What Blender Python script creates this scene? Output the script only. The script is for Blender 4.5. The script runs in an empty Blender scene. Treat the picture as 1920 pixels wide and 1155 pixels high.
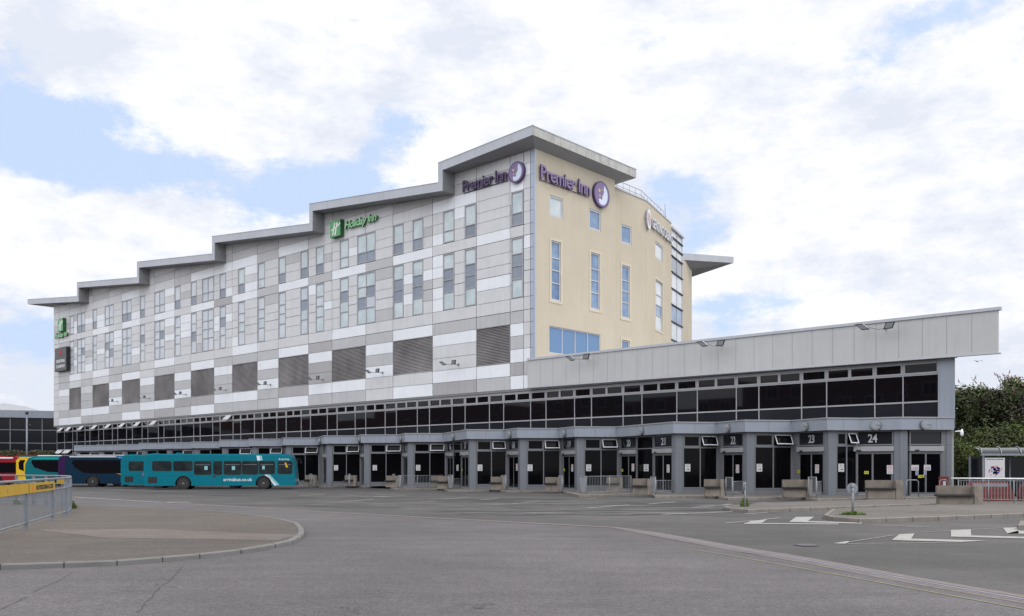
import bpy, bmesh, math, random
from mathutils import Vector, Matrix, noise
random.seed(7)
S = bpy.context.scene
COL = S.collection
R = math.radians
F0, HZ, CH = 1693.0, 877.5, 1.7      # focal length in photo pixels, horizon row, eye height

# ------------------------------------------------------------------ helpers
class Fr:
    """wall frame: x runs to the right along the wall, y runs into the wall, z is up"""
    def __init__(s, o, d):
        n = math.hypot(*d); s.ox, s.oy = o; s.dx, s.dy = d[0]/n, d[1]/n
    def p(s, x, y, z):
        return Vector((s.ox + s.dx*x - s.dy*y, s.oy + s.dy*x + s.dx*y, z))
    def px(s, px, off=0.0):            # local x of the ray through column px on the plane y=-off
        k = (px-960)/F0
        ax, ay = s.ox + s.dy*off, s.oy - s.dx*off
        x = (k*ay-ax)/(s.dx-k*s.dy)
        return x
    def at(s, px, py, off=0.0):
        x = s.px(px, off); Y = s.oy - s.dx*off + s.dy*x
        return x, CH + (HZ-py)/F0*Y
def ground(px, py, z=0.0):             # point on the level z seen at a photo pixel
    Y = (CH-z)*F0/(py-HZ)
    return ((px-960)/F0*Y, Y)
def level(px, py, z):
    return ground(px, py, z)

class MB:
    def __init__(s): s.v = []; s.f = []; s.m = []; s.sm = []
    def poly(s, pts, m=0, sm=False):
        b = len(s.v); s.v += [Vector(p) for p in pts]; s.f.append(list(range(b, b+len(pts)))); s.m.append(m); s.sm.append(sm)
    def box(s, fr, x0, x1, y0, y1, z0, z1, m=0):
        P = fr.p if fr else (lambda x, y, z: Vector((x, y, z)))
        b = len(s.v)
        s.v += [P(x, y, z) for z in (z0, z1) for (x, y) in ((x0, y0), (x1, y0), (x1, y1), (x0, y1))]
        for q in ((3,2,1,0), (4,5,6,7), (0,1,5,4), (1,2,6,5), (2,3,7,6), (3,0,4,7)):
            s.f.append([b+i for i in q]); s.m.append(m); s.sm.append(False)
    def prism(s, pts, z0, z1, m=0, mt=None):      # vertical prism over a plan polygon (ccw)
        n = len(pts); b = len(s.v)
        s.v += [Vector((p[0], p[1], z0)) for p in pts] + [Vector((p[0], p[1], z1)) for p in pts]
        s.f.append([b+i for i in range(n-1, -1, -1)]); s.f.append([b+n+i for i in range(n)])
        s.m += [m, m if mt is None else mt]; s.sm += [False]*2
        for i in range(n):
            j = (i+1) % n; s.f.append([b+i, b+j, b+n+j, b+n+i]); s.m.append(m); s.sm.append(False)
    def extr(s, fr, prof, y0, y1, m=0):           # profile in (x,z), extruded along y
        n = len(prof); b = len(s.v); P = fr.p if fr else (lambda x, y, z: Vector((x, y, z)))
        s.v += [P(x, y0, z) for x, z in prof] + [P(x, y1, z) for x, z in prof]
        s.f.append([b+i for i in range(n)]); s.f.append([b+n+i for i in range(n-1, -1, -1)])
        s.m += [m, m]; s.sm += [False]*2
        for i in range(n):
            j = (i+1) % n; s.f.append([b+j, b+i, b+n+i, b+n+j]); s.m.append(m); s.sm.append(False)
    def tube(s, pts, r, n=8, m=0, cap=True):
        rs = r if isinstance(r, (list, tuple)) else [r]*len(pts)
        pts = [Vector(p) for p in pts]; b = len(s.v); ref = None
        for i, p in enumerate(pts):
            t = (pts[min(i+1, len(pts)-1)] - pts[max(i-1, 0)]).normalized()
            if ref is None: ref = Vector((0, 0, 1)) if abs(t.z) < .9 else Vector((1, 0, 0))
            u = t.cross(ref).normalized(); w = u.cross(t)
            ref = w
            for k in range(n):
                a = 2*math.pi*k/n; s.v.append(p + (u*math.cos(a) + w*math.sin(a))*rs[i])
        for i in range(len(pts)-1):
            for k in range(n):
                k2 = (k+1) % n
                s.f.append([b+i*n+k, b+i*n+k2, b+(i+1)*n+k2, b+(i+1)*n+k]); s.m.append(m); s.sm.append(True)
        if cap:
            s.f.append([b+k for k in range(n-1, -1, -1)]); s.m.append(m); s.sm.append(False)
            e = b+(len(pts)-1)*n; s.f.append([e+k for k in range(n)]); s.m.append(m); s.sm.append(False)
    def disc(s, fr, cx, cz, rx, rz, y0, y1, m=0, n=40, ms=None):
        pr = [(cx+rx*math.cos(2*math.pi*k/n), cz+rz*math.sin(2*math.pi*k/n)) for k in range(n)]
        b = len(s.f); s.extr(fr, pr, y0, y1, m)
        if ms is not None:
            for i in range(b+1, len(s.f)): s.m[i] = ms
    def mesh(s, fr, me, x, z, y, m=0, ms=None, sc=1.0):
        b = len(s.v)
        for v in me[0]: s.v.append(fr.p(x+v[0]*sc, y-v[2], z+v[1]*sc))
        for f, nz in zip(me[1], me[2]):
            s.f.append([b+i for i in f]); s.m.append(m if (nz > .5 or ms is None) else ms); s.sm.append(False)
    def build(s, name, mats, parent=None, local=False, bevel=None):
        if not isinstance(mats, (list, tuple)): mats = [mats]
        me = bpy.data.meshes.new(name)
        vs = s.v
        if parent is not None and not local:
            inv = MW[parent.name].inverted(); vs = [inv @ v for v in vs]
        me.from_pydata([tuple(v) for v in vs], [], s.f); 
        for m in mats: me.materials.append(m)
        me.polygons.foreach_set('material_index', s.m); me.polygons.foreach_set('use_smooth', s.sm)
        me.update()
        if bevel:
            bm = bmesh.new(); bm.from_mesh(me); bmesh.ops.remove_doubles(bm, verts=bm.verts, dist=1e-4)
            bmesh.ops.bevel(bm, geom=[e for e in bm.edges if e.calc_face_angle(0) > .5], offset=bevel, segments=2, affect='EDGES', clamp_overlap=True)
            bm.to_mesh(me); bm.free()
        o = bpy.data.objects.new(name, me); COL.objects.link(o)
        if parent is not None:
            o.parent = parent; MW[o.name] = MW[parent.name].copy()
        else: MW[o.name] = Matrix.Identity(4)
        return o
MW = {}
def tag(o, label=None, cat=None, group=None, kind=None):
    if label: o['label'] = label
    if cat: o['category'] = cat
    if group: o['group'] = group
    if kind: o['kind'] = kind
    return o
def thing(name, label, cat, loc=(0,0,0), rz=0.0, group=None):
    o = bpy.data.objects.new(name, None); COL.objects.link(o)
    o.empty_display_size = .3; o.location = loc; o.rotation_euler = (0, 0, rz)
    MW[o.name] = Matrix.Translation(loc) @ Matrix.Rotation(rz, 4, 'Z')
    return tag(o, label, cat, group)
def copy_tree(o, parent=None):
    c = o.copy(); COL.objects.link(c)
    if parent is not None: c.parent = parent
    for ch in [k for k in list(COL.objects) if k.parent == o]: copy_tree(ch, c)
    return c

TXT = {}
def text(s, ext=.0, shear=0.0, bold=0.0, spacing=1.0, align='CENTER'):
    key = (s, ext, shear, bold, spacing, align)
    if key in TXT: return TXT[key]
    cu = bpy.data.curves.new('t', 'FONT'); cu.body = s; cu.size = 1; cu.extrude = ext; cu.shear = shear; cu.offset = bold
    cu.resolution_u = 3; cu.space_character = spacing; cu.align_x = align
    o = bpy.data.objects.new('t', cu); COL.objects.link(o)
    dg = bpy.context.evaluated_depsgraph_get(); dg.update()
    me = o.evaluated_get(dg).to_mesh()
    r = ([tuple(v.co) for v in me.vertices], [list(p.vertices) for p in me.polygons], [p.normal.z for p in me.polygons])
    o.evaluated_get(dg).to_mesh_clear(); bpy.data.objects.remove(o); bpy.data.curves.remove(cu)
    TXT[key] = r; return r
def fit(me, w, h=None):     # scale a text mesh to width w (and height h) with its lower left corner at 0,0
    xs = [v[0] for v in me[0]]; ys = [v[1] for v in me[0]]
    sx = w/(max(xs)-min(xs)); sy = sx if h is None else h/(max(ys)-min(ys))
    return ([((v[0]-min(xs))*sx, (v[1]-min(ys))*sy, v[2]) for v in me[0]], me[1], me[2])

# ------------------------------------------------------------------ materials
def mat(name, c, rough=.6, metal=0.0, var=.0, scale=1.0, spec=.5, bump=0.0, bscale=40, streak=0.0, stretch=None, c2=None):
    m = bpy.data.materials.new(name); m.use_nodes = True; nt = m.node_tree; b = nt.nodes['Principled BSDF']
    b.inputs['Roughness'].default_value = rough; b.inputs['Metallic'].default_value = metal
    b.inputs['Specular IOR Level'].default_value = spec
    b.inputs['Base Color'].default_value = (*c, 1)
    tc = nt.nodes.new('ShaderNodeNewGeometry'); src = tc.outputs['Position']
    if var > 0:
        mp = nt.nodes.new('ShaderNodeMapping'); nt.links.new(src, mp.inputs[0])
        if stretch: mp.inputs['Scale'].default_value = stretch
        n = nt.nodes.new('ShaderNodeTexNoise'); n.inputs['Scale'].default_value = scale; n.inputs['Detail'].default_value = 8; n.inputs['Roughness'].default_value = .65
        nt.links.new(mp.outputs[0], n.inputs['Vector'])
        mr = nt.nodes.new('ShaderNodeMapRange'); mr.inputs[1].default_value = .3; mr.inputs[2].default_value = .7
        nt.links.new(n.outputs['Fac'], mr.inputs[0])
        mx = nt.nodes.new('ShaderNodeMix'); mx.data_type = 'RGBA'
        ca = [x*(1-var) for x in c]; cb = [min(1, x*(1+var)) for x in c]
        if c2: ca = list(c); cb = list(c2)
        mx.inputs['A'].default_value = (*ca, 1); mx.inputs['B'].default_value = (*cb, 1)
        nt.links.new(mr.outputs[0], mx.inputs['Factor']); out = mx.outputs['Result']
        if streak > 0:
            mp2 = nt.nodes.new('ShaderNodeMapping'); mp2.inputs['Scale'].default_value = (2.2, 2.2, .12); nt.links.new(src, mp2.inputs[0])
            n2 = nt.nodes.new('ShaderNodeTexNoise'); n2.inputs['Scale'].default_value = 1.6; n2.inputs['Detail'].default_value = 5; nt.links.new(mp2.outputs[0], n2.inputs['Vector'])
            r2 = nt.nodes.new('ShaderNodeMapRange'); r2.inputs[1].default_value = .5; r2.inputs[2].default_value = .8; r2.inputs[3].default_value = 0; r2.inputs[4].default_value = streak
            nt.links.new(n2.outputs['Fac'], r2.inputs[0])
            m2 = nt.nodes.new('ShaderNodeMix'); m2.data_type = 'RGBA'; nt.links.new(out, m2.inputs['A']); m2.inputs['B'].default_value = (*[x*.35 for x in c], 1)
            nt.links.new(r2.outputs[0], m2.inputs['Factor']); out = m2.outputs['Result']
        nt.links.new(out, b.inputs['Base Color'])
    if bump > 0:
        n3 = nt.nodes.new('ShaderNodeTexNoise'); n3.inputs['Scale'].default_value = bscale; n3.inputs['Detail'].default_value = 3; nt.links.new(src, n3.inputs['Vector'])
        bp = nt.nodes.new('ShaderNodeBump'); bp.inputs['Strength'].default_value = bump; bp.inputs['Distance'].default_value = .01
        nt.links.new(n3.outputs['Fac'], bp.inputs['Height']); nt.links.new(bp.outputs[0], b.inputs['Normal'])
    return m
def asphalt(name, base, dark, light, patch=.16, grain=.35, streaks=False):
    m = bpy.data.materials.new(name); m.use_nodes = True; nt = m.node_tree; N = nt.nodes; L = nt.links; b = N['Principled BSDF']
    b.inputs['Roughness'].default_value = .9; b.inputs['Specular IOR Level'].default_value = .25
    g = N.new('ShaderNodeNewGeometry')
    def nz(scale, det, st=(1, 1, 1), rot=0):
        mp = N.new('ShaderNodeMapping'); mp.inputs['Scale'].default_value = st; mp.inputs['Rotation'].default_value = (0, 0, rot); L.new(g.outputs['Position'], mp.inputs[0])
        n = N.new('ShaderNodeTexNoise'); n.inputs['Scale'].default_value = scale; n.inputs['Detail'].default_value = det; n.inputs['Roughness'].default_value = .62; L.new(mp.outputs[0], n.inputs['Vector']); return n.outputs['Fac']
    def rng(s, a, b_, c, d):
        r = N.new('ShaderNodeMapRange'); r.inputs[1].default_value = a; r.inputs[2].default_value = b_; r.inputs[3].default_value = c; r.inputs[4].default_value = d; L.new(s, r.inputs[0]); return r.outputs[0]
    def mul(a, b_):
        x = N.new('ShaderNodeMath'); x.operation = 'MULTIPLY'; L.new(a, x.inputs[0]); L.new(b_, x.inputs[1]); return x.outputs[0]
    f = mul(rng(nz(patch, 6, (1, .45, 1)), .3, .7, .82, 1.13), rng(nz(34, 3), .3, .7, 1-grain*1.3, 1+grain*1.3))
    f = mul(f, rng(nz(9, 4), .3, .7, .87, 1.13)); f = mul(f, rng(nz(.9, 6, (.22, 1, 1), R(-8)), .35, .65, .90, 1.08))
    f = mul(f, rng(nz(1.1, 6), .25, .75, .9, 1.09))
    if streaks: f = mul(mul(f, rng(nz(.55, 7, (.13, 1, 1), R(-12)), .38, .60, .50, 1.15)), rng(nz(1.6, 5, (.10, 1, 1), R(-20)), .40, .68, .92, 1.35))
    v = N.new('ShaderNodeTexVoronoi'); v.inputs['Scale'].default_value = 70; L.new(g.outputs['Position'], v.inputs['Vector'])
    sp = rng(v.outputs['Distance'], .0, .28, 1.5, 1.0); f = mul(f, sp)
    mx = N.new('ShaderNodeMix'); mx.data_type = 'RGBA'; mx.inputs['A'].default_value = (*dark, 1); mx.inputs['B'].default_value = (*light, 1)
    L.new(rng(nz(.09, 5), .35, .65, 0, 1), mx.inputs['Factor'])
    vm = N.new('ShaderNodeVectorMath'); vm.operation = 'SCALE'; L.new(mx.outputs['Result'], vm.inputs[0]); L.new(f, vm.inputs['Scale']); L.new(vm.outputs[0], b.inputs['Base Color'])
    bp = N.new('ShaderNodeBump'); bp.inputs['Strength'].default_value = .5; bp.inputs['Distance'].default_value = .006; L.new(nz(60, 2), bp.inputs['Height']); L.new(bp.outputs[0], b.inputs['Normal'])
    return m
def glass(name, c, rough=.03, var=0.0, scale=.5, c2=None, spec=.5):
    m = mat(name, c, rough, 0, var=var, scale=scale, c2=c2, spec=spec); m.node_tree.nodes['Principled BSDF'].inputs['IOR'].default_value = 1.5; return m

M = {}
M['white'] = mat('panel_white', (.76, .775, .80), .35, var=.05, scale=.5, streak=.1)
M['light'] = mat('panel_light', (.60, .60, .605), .4, var=.06, scale=.6, streak=.16)
M['mid'] = mat('panel_mid', (.47, .467, .47), .4, var=.06, scale=.6, streak=.18)
M['dark'] = mat('panel_dark', (.38, .365, .37), .4, var=.07, scale=.6, streak=.2)
M['joint'] = mat('joint', (.19, .19, .195), .7)
M['corner'] = mat('corner_metal', (.40, .45, .53), .4, metal=.3, var=.05)
M['frame'] = mat('window_frame', (.36, .35, .37), .45, var=.05)
M['frame_l'] = mat('window_frame_light', (.50, .51, .54), .4, var=.05)
M['reveal'] = mat('reveal', (.2, .19, .18), .8)
M['louvre'] = mat('louvre', (.25, .235, .235), .5, var=.42, scale=.3)
M['near_black'] = mat('louvre_back', (.018, .017, .017), .9)  # near-black colour for louvre backs, window recesses and boundary walls
M['cream'] = mat('cream_render', (.50, .445, .35), .9, var=.05, scale=.35, streak=.09, bump=.15, bscale=9)
M['cream2'] = mat('cream_trim', (.56, .50, .385), .9, var=.05)
M['roof'] = mat('roof_metal', (.44, .455, .49), .42, var=.07, scale=.4, streak=.15)
M['roofd'] = mat('roof_stained', (.42, .42, .39), .6, var=.16, scale=1.2, streak=.45)
M['soffit'] = mat('soffit', (.23, .23, .235), .6, var=.06)
M['plank'] = mat('return_louvre', (.25, .25, .255), .55)
M['fascia'] = mat('podium_fascia', (.45, .45, .445), .45, var=.05, scale=.5, streak=.12)
M['canopy'] = mat('bay_canopy', (.26, .285, .33), .35, var=.05, scale=.6, streak=.18)
M['post'] = mat('bay_post', (.155, .165, .185), .4, var=.06, streak=.15)
M['bayframe'] = mat('bay_frame', (.145, .15, .16), .4, var=.06, scale=.8)
M['mull'] = mat('mullion', (.30, .30, .31), .4, var=.04)
M['glassk'] = glass('dark_glass', (.004, .004, .006), .03, spec=.34)
M['glassn'] = glass('spandrel_glass', (.014, .016, .021), .12, spec=.3)
M['glassb'] = glass('door_glass', (.003, .003, .004), .05, spec=.1)
M['pane_c'] = glass('curtain_sky_pane', (.42, .50, .52), .05, var=.2, scale=.7, c2=(.62, .68, .69))  # opaque pane: curtain and reflected sky mixed into one base colour
M['pane_d'] = glass('grey_pane', (.24, .275, .33), .05, var=.2, scale=.3)
M['pane_w'] = glass('bright_pane', (.66, .68, .70), .08, var=.15, scale=.4, c2=(.45, .50, .55))
M['pane_b'] = glass('blue_pane', (.09, .16, .30), .04, var=.3, scale=.6, c2=(.26, .36, .50))  # reflected blue sky put into the pane's base colour
M['pane_s'] = glass('big_blue_pane', (.12, .22, .38), .1)  # blue sky reflection painted as base colour
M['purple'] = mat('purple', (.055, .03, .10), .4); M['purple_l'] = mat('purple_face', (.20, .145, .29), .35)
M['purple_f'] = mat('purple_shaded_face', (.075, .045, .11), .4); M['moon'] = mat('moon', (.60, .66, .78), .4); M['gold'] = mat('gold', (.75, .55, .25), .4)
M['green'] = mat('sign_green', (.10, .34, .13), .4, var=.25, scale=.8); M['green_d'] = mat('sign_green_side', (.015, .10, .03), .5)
M['green_l'] = mat('sign_lime', (.28, .60, .30), .4); M['white_p'] = mat('white_plastic', (.8, .8, .8), .4)
M['black'] = mat('black', (.012, .012, .013), .5); M['sign_k'] = mat('sign_charcoal', (.055, .055, .065), .4); M['red'] = mat('sign_red', (.55, .03, .06), .5)
M['lamp'] = mat('floodlight_body', (.035, .035, .04), .4); M['lampg'] = mat('floodlight_glass', (.25, .26, .27), .15)
M['galv'] = mat('galvanised', (.22, .24, .27), .45, metal=.3, var=.15, scale=3)
M['galvd'] = mat('galvanised_dull', (.24, .25, .27), .6, var=.15, scale=3)
M['conc'] = mat('bench_concrete', (.215, .185, .155), .9, var=.25, scale=2.2, streak=.5, bump=.3, bscale=25)
M['concd'] = mat('bench_concrete_top', (.17, .145, .12), .9, var=.2, scale=3, bump=.3)
M['seat'] = mat('seat_slab', (.018, .018, .022), .4)
M['kerb'] = mat('kerb_stone', (.20, .18, .16), .9, var=.2, scale=2.5, bump=.3, bscale=30)
M['kerbg'] = mat('kerb_grey', (.16, .155, .15), .9, var=.15, scale=2, bump=.3, bscale=30)
M['road'] = asphalt('bay_asphalt', 0, (0.079, 0.076, 0.074), (0.114, 0.108, 0.106), streaks=False, grain=.22)
M['bayroad'] = asphalt('bay_asphalt_worn', 0, (0.070, 0.067, 0.066), (0.110, 0.105, 0.101), streaks=True, grain=.2)
M['fore'] = asphalt('near_asphalt', 0, (0.107, 0.099, 0.103), (0.129, 0.120, 0.124), grain=.30)
M['isl'] = asphalt('island_asphalt', 0, (0.102, 0.089, 0.080), (0.129, 0.113, 0.100), grain=.25)
M['isl2'] = asphalt('island_patch', 0, (0.146, 0.126, 0.112), (0.163, 0.143, 0.129), grain=.2)
M['pave'] = asphalt('pavement', 0, (0.116, 0.105, 0.095), (0.156, 0.143, 0.129), grain=.2)
M['pink'] = mat('red_sett', (.165, .135, .128), .9, var=.25, scale=5, bump=.3)
M['drain'] = mat('drain_concrete', (.21, .20, .215), .8, var=.2, scale=4)
M['line'] = mat('road_paint', (.40, .39, .37), .8, var=.22, scale=5, c2=(.24, .235, .225))
M['wline'] = mat('worn_paint', (.38, .37, .36), .9, var=.3, scale=2, c2=(.20, .195, .19))
M['yline'] = mat('yellow_line', (.27, .25, .13), .9, var=.2, scale=4, c2=(.17, .16, .12))
M['crack'] = mat('crack', (.075, .07, .07), 1)
M['yellow'] = mat('sign_yellow', (.46, .29, .025), .5, var=.06); M['yell'] = mat('sticker_yellow', (.45, .45, .03), .5)
M['orange'] = mat('sign_orange', (.75, .12, .02), .5)
M['paper'] = mat('paper', (.52, .52, .52), .6); M['ink'] = mat('ink', (.03, .03, .035), .7); M['inkg'] = mat('ink_grey', (.3, .3, .33), .7)
M['pinkink'] = mat('ink_pink', (.55, .25, .28), .7); M['blueink'] = mat('ink_blue', (.06, .10, .45), .7); M['num'] = mat('numerals', (.42, .44, .46), .5)
M['rubber'] = mat('rubber', (.015, .015, .015), .8); M['rim'] = mat('rim', (.14, .13, .125), .5, metal=.5, var=.3, scale=6)
M['busglass'] = glass('bus_glass', (.012, .016, .018), .05, var=.6, scale=1.6, c2=(.035, .045, .045), spec=.16)
M['busglassd'] = glass('bus_glass_dark', (.006, .006, .008), .05, spec=.25)
def paint(n, c): 
    return mat(n, c, .32, var=.07, scale=1.2, spec=.22, streak=.0)
M['teal'] = paint('bus_teal', (.0, .15, .20)); M['teal_l'] = paint('bus_pale_teal', (.25, .50, .52)); M['bred'] = paint('bus_red', (.26, .012, .02))
M['navy'] = paint('bus_navy', (.003, .022, .048)); M['bpurple'] = paint('bus_purple', (.032, .010, .055)); M['sky_p'] = paint('bus_sky', (.07, .28, .60))
M['dteal'] = paint('bus_dark_teal', (.005, .13, .15)); M['mteal'] = paint('bus_mint', (.01, .33, .30)); M['byell'] = paint('bus_yellow', (.68, .42, .02))
M['bwhite'] = paint('bus_white', (.72, .73, .75)); M['grille'] = mat('grille', (.012, .011, .012), .6); M['borange'] = paint('bus_orange', (.65, .22, .03)); M['brown'] = mat('bus_seam_grey', (.20, .20, .21), .5)  # last one: plain grey for panel seams
M['brick'] = mat('brick', (.11, .052, .040), .9, var=.25, scale=1.2)
M['hedge'] = mat('leaf_hedge', (.06, .07, .02), .8, var=.5, scale=1.2, c2=(.13, .13, .07))
M['leafa'] = mat('leaf_dark', (.014, .020, .008), .7, var=.5, scale=.9, c2=(.075, .092, .036), spec=.2)
M['leafb'] = mat('leaf_mid', (.028, .045, .011), .7, var=.5, scale=1.3, c2=(.15, .19, .06), spec=.2)
M['leafp'] = mat('leaf_purplish', (.026, .019, .016), .8, var=.4, scale=1.5, c2=(.045, .038, .028), spec=.2)
M['bloom'] = mat('bloom_spike', (.32, .17, .20), .9, var=.3, scale=5)
M['bark'] = mat('bark', (.09, .07, .05), .9, var=.3, scale=6)
M['grass'] = mat('grass', (.10, .15, .03), .9, var=.3, scale=6)
M['redpl'] = mat('red_plastic', (.14, .028, .025), .5, var=.15, scale=3)
M['skin'] = mat('grey_plastic', (.27, .29, .31), .5); M['polyc'] = glass('smoked_roof', (.02, .022, .026), .15)

# ------------------------------------------------------------------ frames
HO = Fr((1.83, 72.06), (.7377, -.6751))          # hotel and podium long face
XL, XR = -97.17, 31.35

# ------------------------------------------------------------------ camera, world, sun
cam = bpy.data.cameras.new('camera'); co = bpy.data.objects.new('camera', cam); COL.objects.link(co)
co.location = (0, 0, CH); co.rotation_euler = (R(90), 0, 0); cam.sensor_width = 36; cam.lens = 36*F0/1920; cam.shift_y = (HZ-577.5)/1920; cam.clip_end = 3000
S.camera = co
SUN = Vector((.86, .36, 1.05)).normalized()
sl = bpy.data.lights.new('sun', 'SUN'); sl.energy = 1.5; sl.angle = R(11); sl.color = (1, .95, .87)
so = bpy.data.objects.new('sun', sl); COL.objects.link(so); so.rotation_euler = (-SUN).to_track_quat('-Z', 'Y').to_euler()
S.view_settings.view_transform = 'Standard'; S.view_settings.look = 'None'; S.view_settings.exposure = 0
w = bpy.data.worlds.new('World'); S.world = w; w.use_nodes = True
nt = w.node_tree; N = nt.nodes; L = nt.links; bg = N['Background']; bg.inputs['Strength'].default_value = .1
sky = N.new('ShaderNodeTexSky'); sky.sky_type = 'NISHITA'; sky.sun_disc = False
sky.sun_elevation = math.asin(SUN.z); sky.sun_rotation = math.atan2(SUN.x, SUN.y); sky.air_density = 1.0; sky.dust_density = 1.0
tc = N.new('ShaderNodeTexCoord')
def mth(op, a, b=None, clamp=False):
    x = N.new('ShaderNodeMath'); x.operation = op; x.use_clamp = clamp
    for i, v in enumerate((a, b)):
        if v is None: continue
        if isinstance(v, (int, float)): x.inputs[i].default_value = v
        else: L.new(v, x.inputs[i])
    return x.outputs[0]
def wnoise(scale, det, st=(1, 1, 1), loc=(0, 0, 0), rough=.6):
    mp = N.new('ShaderNodeMapping'); mp.inputs['Scale'].default_value = st; mp.inputs['Location'].default_value = loc; L.new(tc.outputs['Generated'], mp.inputs[0])
    n = N.new('ShaderNodeTexNoise'); n.inputs['Scale'].default_value = scale; n.inputs['Detail'].default_value = det; n.inputs['Roughness'].default_value = rough; L.new(mp.outputs[0], n.inputs['Vector']); return n.outputs['Fac']
def gauss(px, py, rx, ry, tilt=0.0):
    # soft elliptical gap in the clouds around the direction seen at px,py
    dv = Vector(((px-960)/F0, 1, (HZ-py)/F0)); n = dv.length; dv.normalize()
    rt = Vector((dv.y, -dv.x, 0)).normalized(); up = rt.cross(dv)
    ct, st = math.cos(R(tilt)), math.sin(R(tilt)); a1 = rt*ct + up*st; a2 = up*ct - rt*st
    out = []
    for ax, rad in ((a1, rx), (a2, ry)):
        dt = N.new('ShaderNodeVectorMath'); dt.operation = 'DOT_PRODUCT'; L.new(tc.outputs['Generated'], dt.inputs[0]); dt.inputs[1].default_value = ax
        q = mth('DIVIDE', dt.outputs['Value'], rad/F0/n); out.append(mth('MULTIPLY', q, q))
    dt = N.new('ShaderNodeVectorMath'); dt.operation = 'DOT_PRODUCT'; L.new(tc.outputs['Generated'], dt.inputs[0]); dt.inputs[1].default_value = dv
    front = mth('GREATER_THAN', dt.outputs['Value'], 0)
    e = mth('EXPONENT', mth('MULTIPLY', mth('ADD', out[0], out[1]), -1.0)); return mth('MULTIPLY', e, front)
gap = None
for px, py, rx, ry, t, a in [(330, 330, 330, 55, -3, .62), (90, 200, 150, 40, 0, .45), (60, 280, 130, 40, -10, .35), (720, 300, 160, 70, 20, .62), (790, 225, 130, 45, 8, .35), (640, 55, 110, 60, 0, .3),
                             (1310, 420, 110, 70, -35, .60), (1240, 350, 70, 35, 0, .3), (1400, 560, 130, 34, 0, .52), (1600, 545, 90, 25, 0, .3), (1830, 10, 130, 35, 0, .45), (60, 620, 110, 60, 0, .35), (30, 660, 90, 45, 0, .3),
                             (1230, 80, 60, 24, 20, .3), (20, 90, 120, 40, 0, .2), (1850, 720, 150, 40, 0, .3), (1380, 620, 80, 20, 0, .25)]:
    g = mth('MULTIPLY', gauss(px, py, rx, ry, t), a); gap = g if gap is None else mth('ADD', gap, g)
den = mth('ADD', mth('MULTIPLY', mth('SUBTRACT', wnoise(5.2, 14, (1, 1, 1.9), (0, 0, 0), .66), .5), 3.3), .80)
den = mth('SUBTRACT', den, mth('MULTIPLY', gap, 1.33))
ss = N.new('ShaderNodeMapRange'); ss.interpolation_type = 'SMOOTHSTEP'; ss.inputs[1].default_value = -.02; ss.inputs[2].default_value = .42; L.new(den, ss.inputs[0])
cr = N.new('ShaderNodeMapRange'); cr.inputs[1].default_value = .40; cr.inputs[2].default_value = .57; L.new(wnoise(5.5, 14, (1, 1, 2.2), (3.1, 0, 1.7), .66), cr.inputs[0])
cc = N.new('ShaderNodeMix'); cc.data_type = 'RGBA'; cc.inputs['A'].default_value = (7.9, 8.35, 9.4, 1); cc.inputs['B'].default_value = (10.6, 10.6, 10.8, 1); L.new(cr.outputs[0], cc.inputs['Factor'])
# clear sky: Nishita colour blended with thin high haze
hz = N.new('ShaderNodeMix'); hz.data_type = 'RGBA'; hz.inputs['Factor'].default_value = .86; L.new(sky.outputs[0], hz.inputs['A']); hz.inputs['B'].default_value = (6.6, 8.1, 10.9, 1)
fm = N.new('ShaderNodeMix'); fm.data_type = 'RGBA'; L.new(ss.outputs[0], fm.inputs['Factor']); L.new(hz.outputs['Result'], fm.inputs['A']); L.new(cc.outputs['Result'], fm.inputs['B'])
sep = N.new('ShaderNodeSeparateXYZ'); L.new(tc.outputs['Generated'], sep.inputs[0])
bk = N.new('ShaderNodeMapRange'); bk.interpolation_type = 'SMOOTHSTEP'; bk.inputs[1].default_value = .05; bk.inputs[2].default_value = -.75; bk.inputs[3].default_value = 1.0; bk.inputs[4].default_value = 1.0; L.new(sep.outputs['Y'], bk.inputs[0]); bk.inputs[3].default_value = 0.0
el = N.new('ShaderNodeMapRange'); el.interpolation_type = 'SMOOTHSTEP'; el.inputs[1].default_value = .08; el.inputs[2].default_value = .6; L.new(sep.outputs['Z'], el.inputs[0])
bk2 = mth('ADD', mth('MULTIPLY', mth('MULTIPLY', bk.outputs[0], el.outputs[0]), 2.1), 1.0)  # added boost: unseen sky behind the camera brightened to light the facade
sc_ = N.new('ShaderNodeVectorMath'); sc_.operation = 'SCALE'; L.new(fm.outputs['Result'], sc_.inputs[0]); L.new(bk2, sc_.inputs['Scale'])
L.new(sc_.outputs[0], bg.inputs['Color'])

# ------------------------------------------------------------------ ground
mb = MB(); mb.poly([(-900, -400, 0), (900, -400, 0), (900, 1400, 0), (-900, 1400, 0)])
tag(mb.build('ground', M['road']), kind='structure')
def sheet(name, pts, m, z, px=True, label=None):
    mb = MB(); q = [ground(*p) for p in pts] if px else pts
    mb.poly([(a, b, z) for a, b in q]); o = mb.build(name, m); tag(o, kind='structure'); return o
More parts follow.
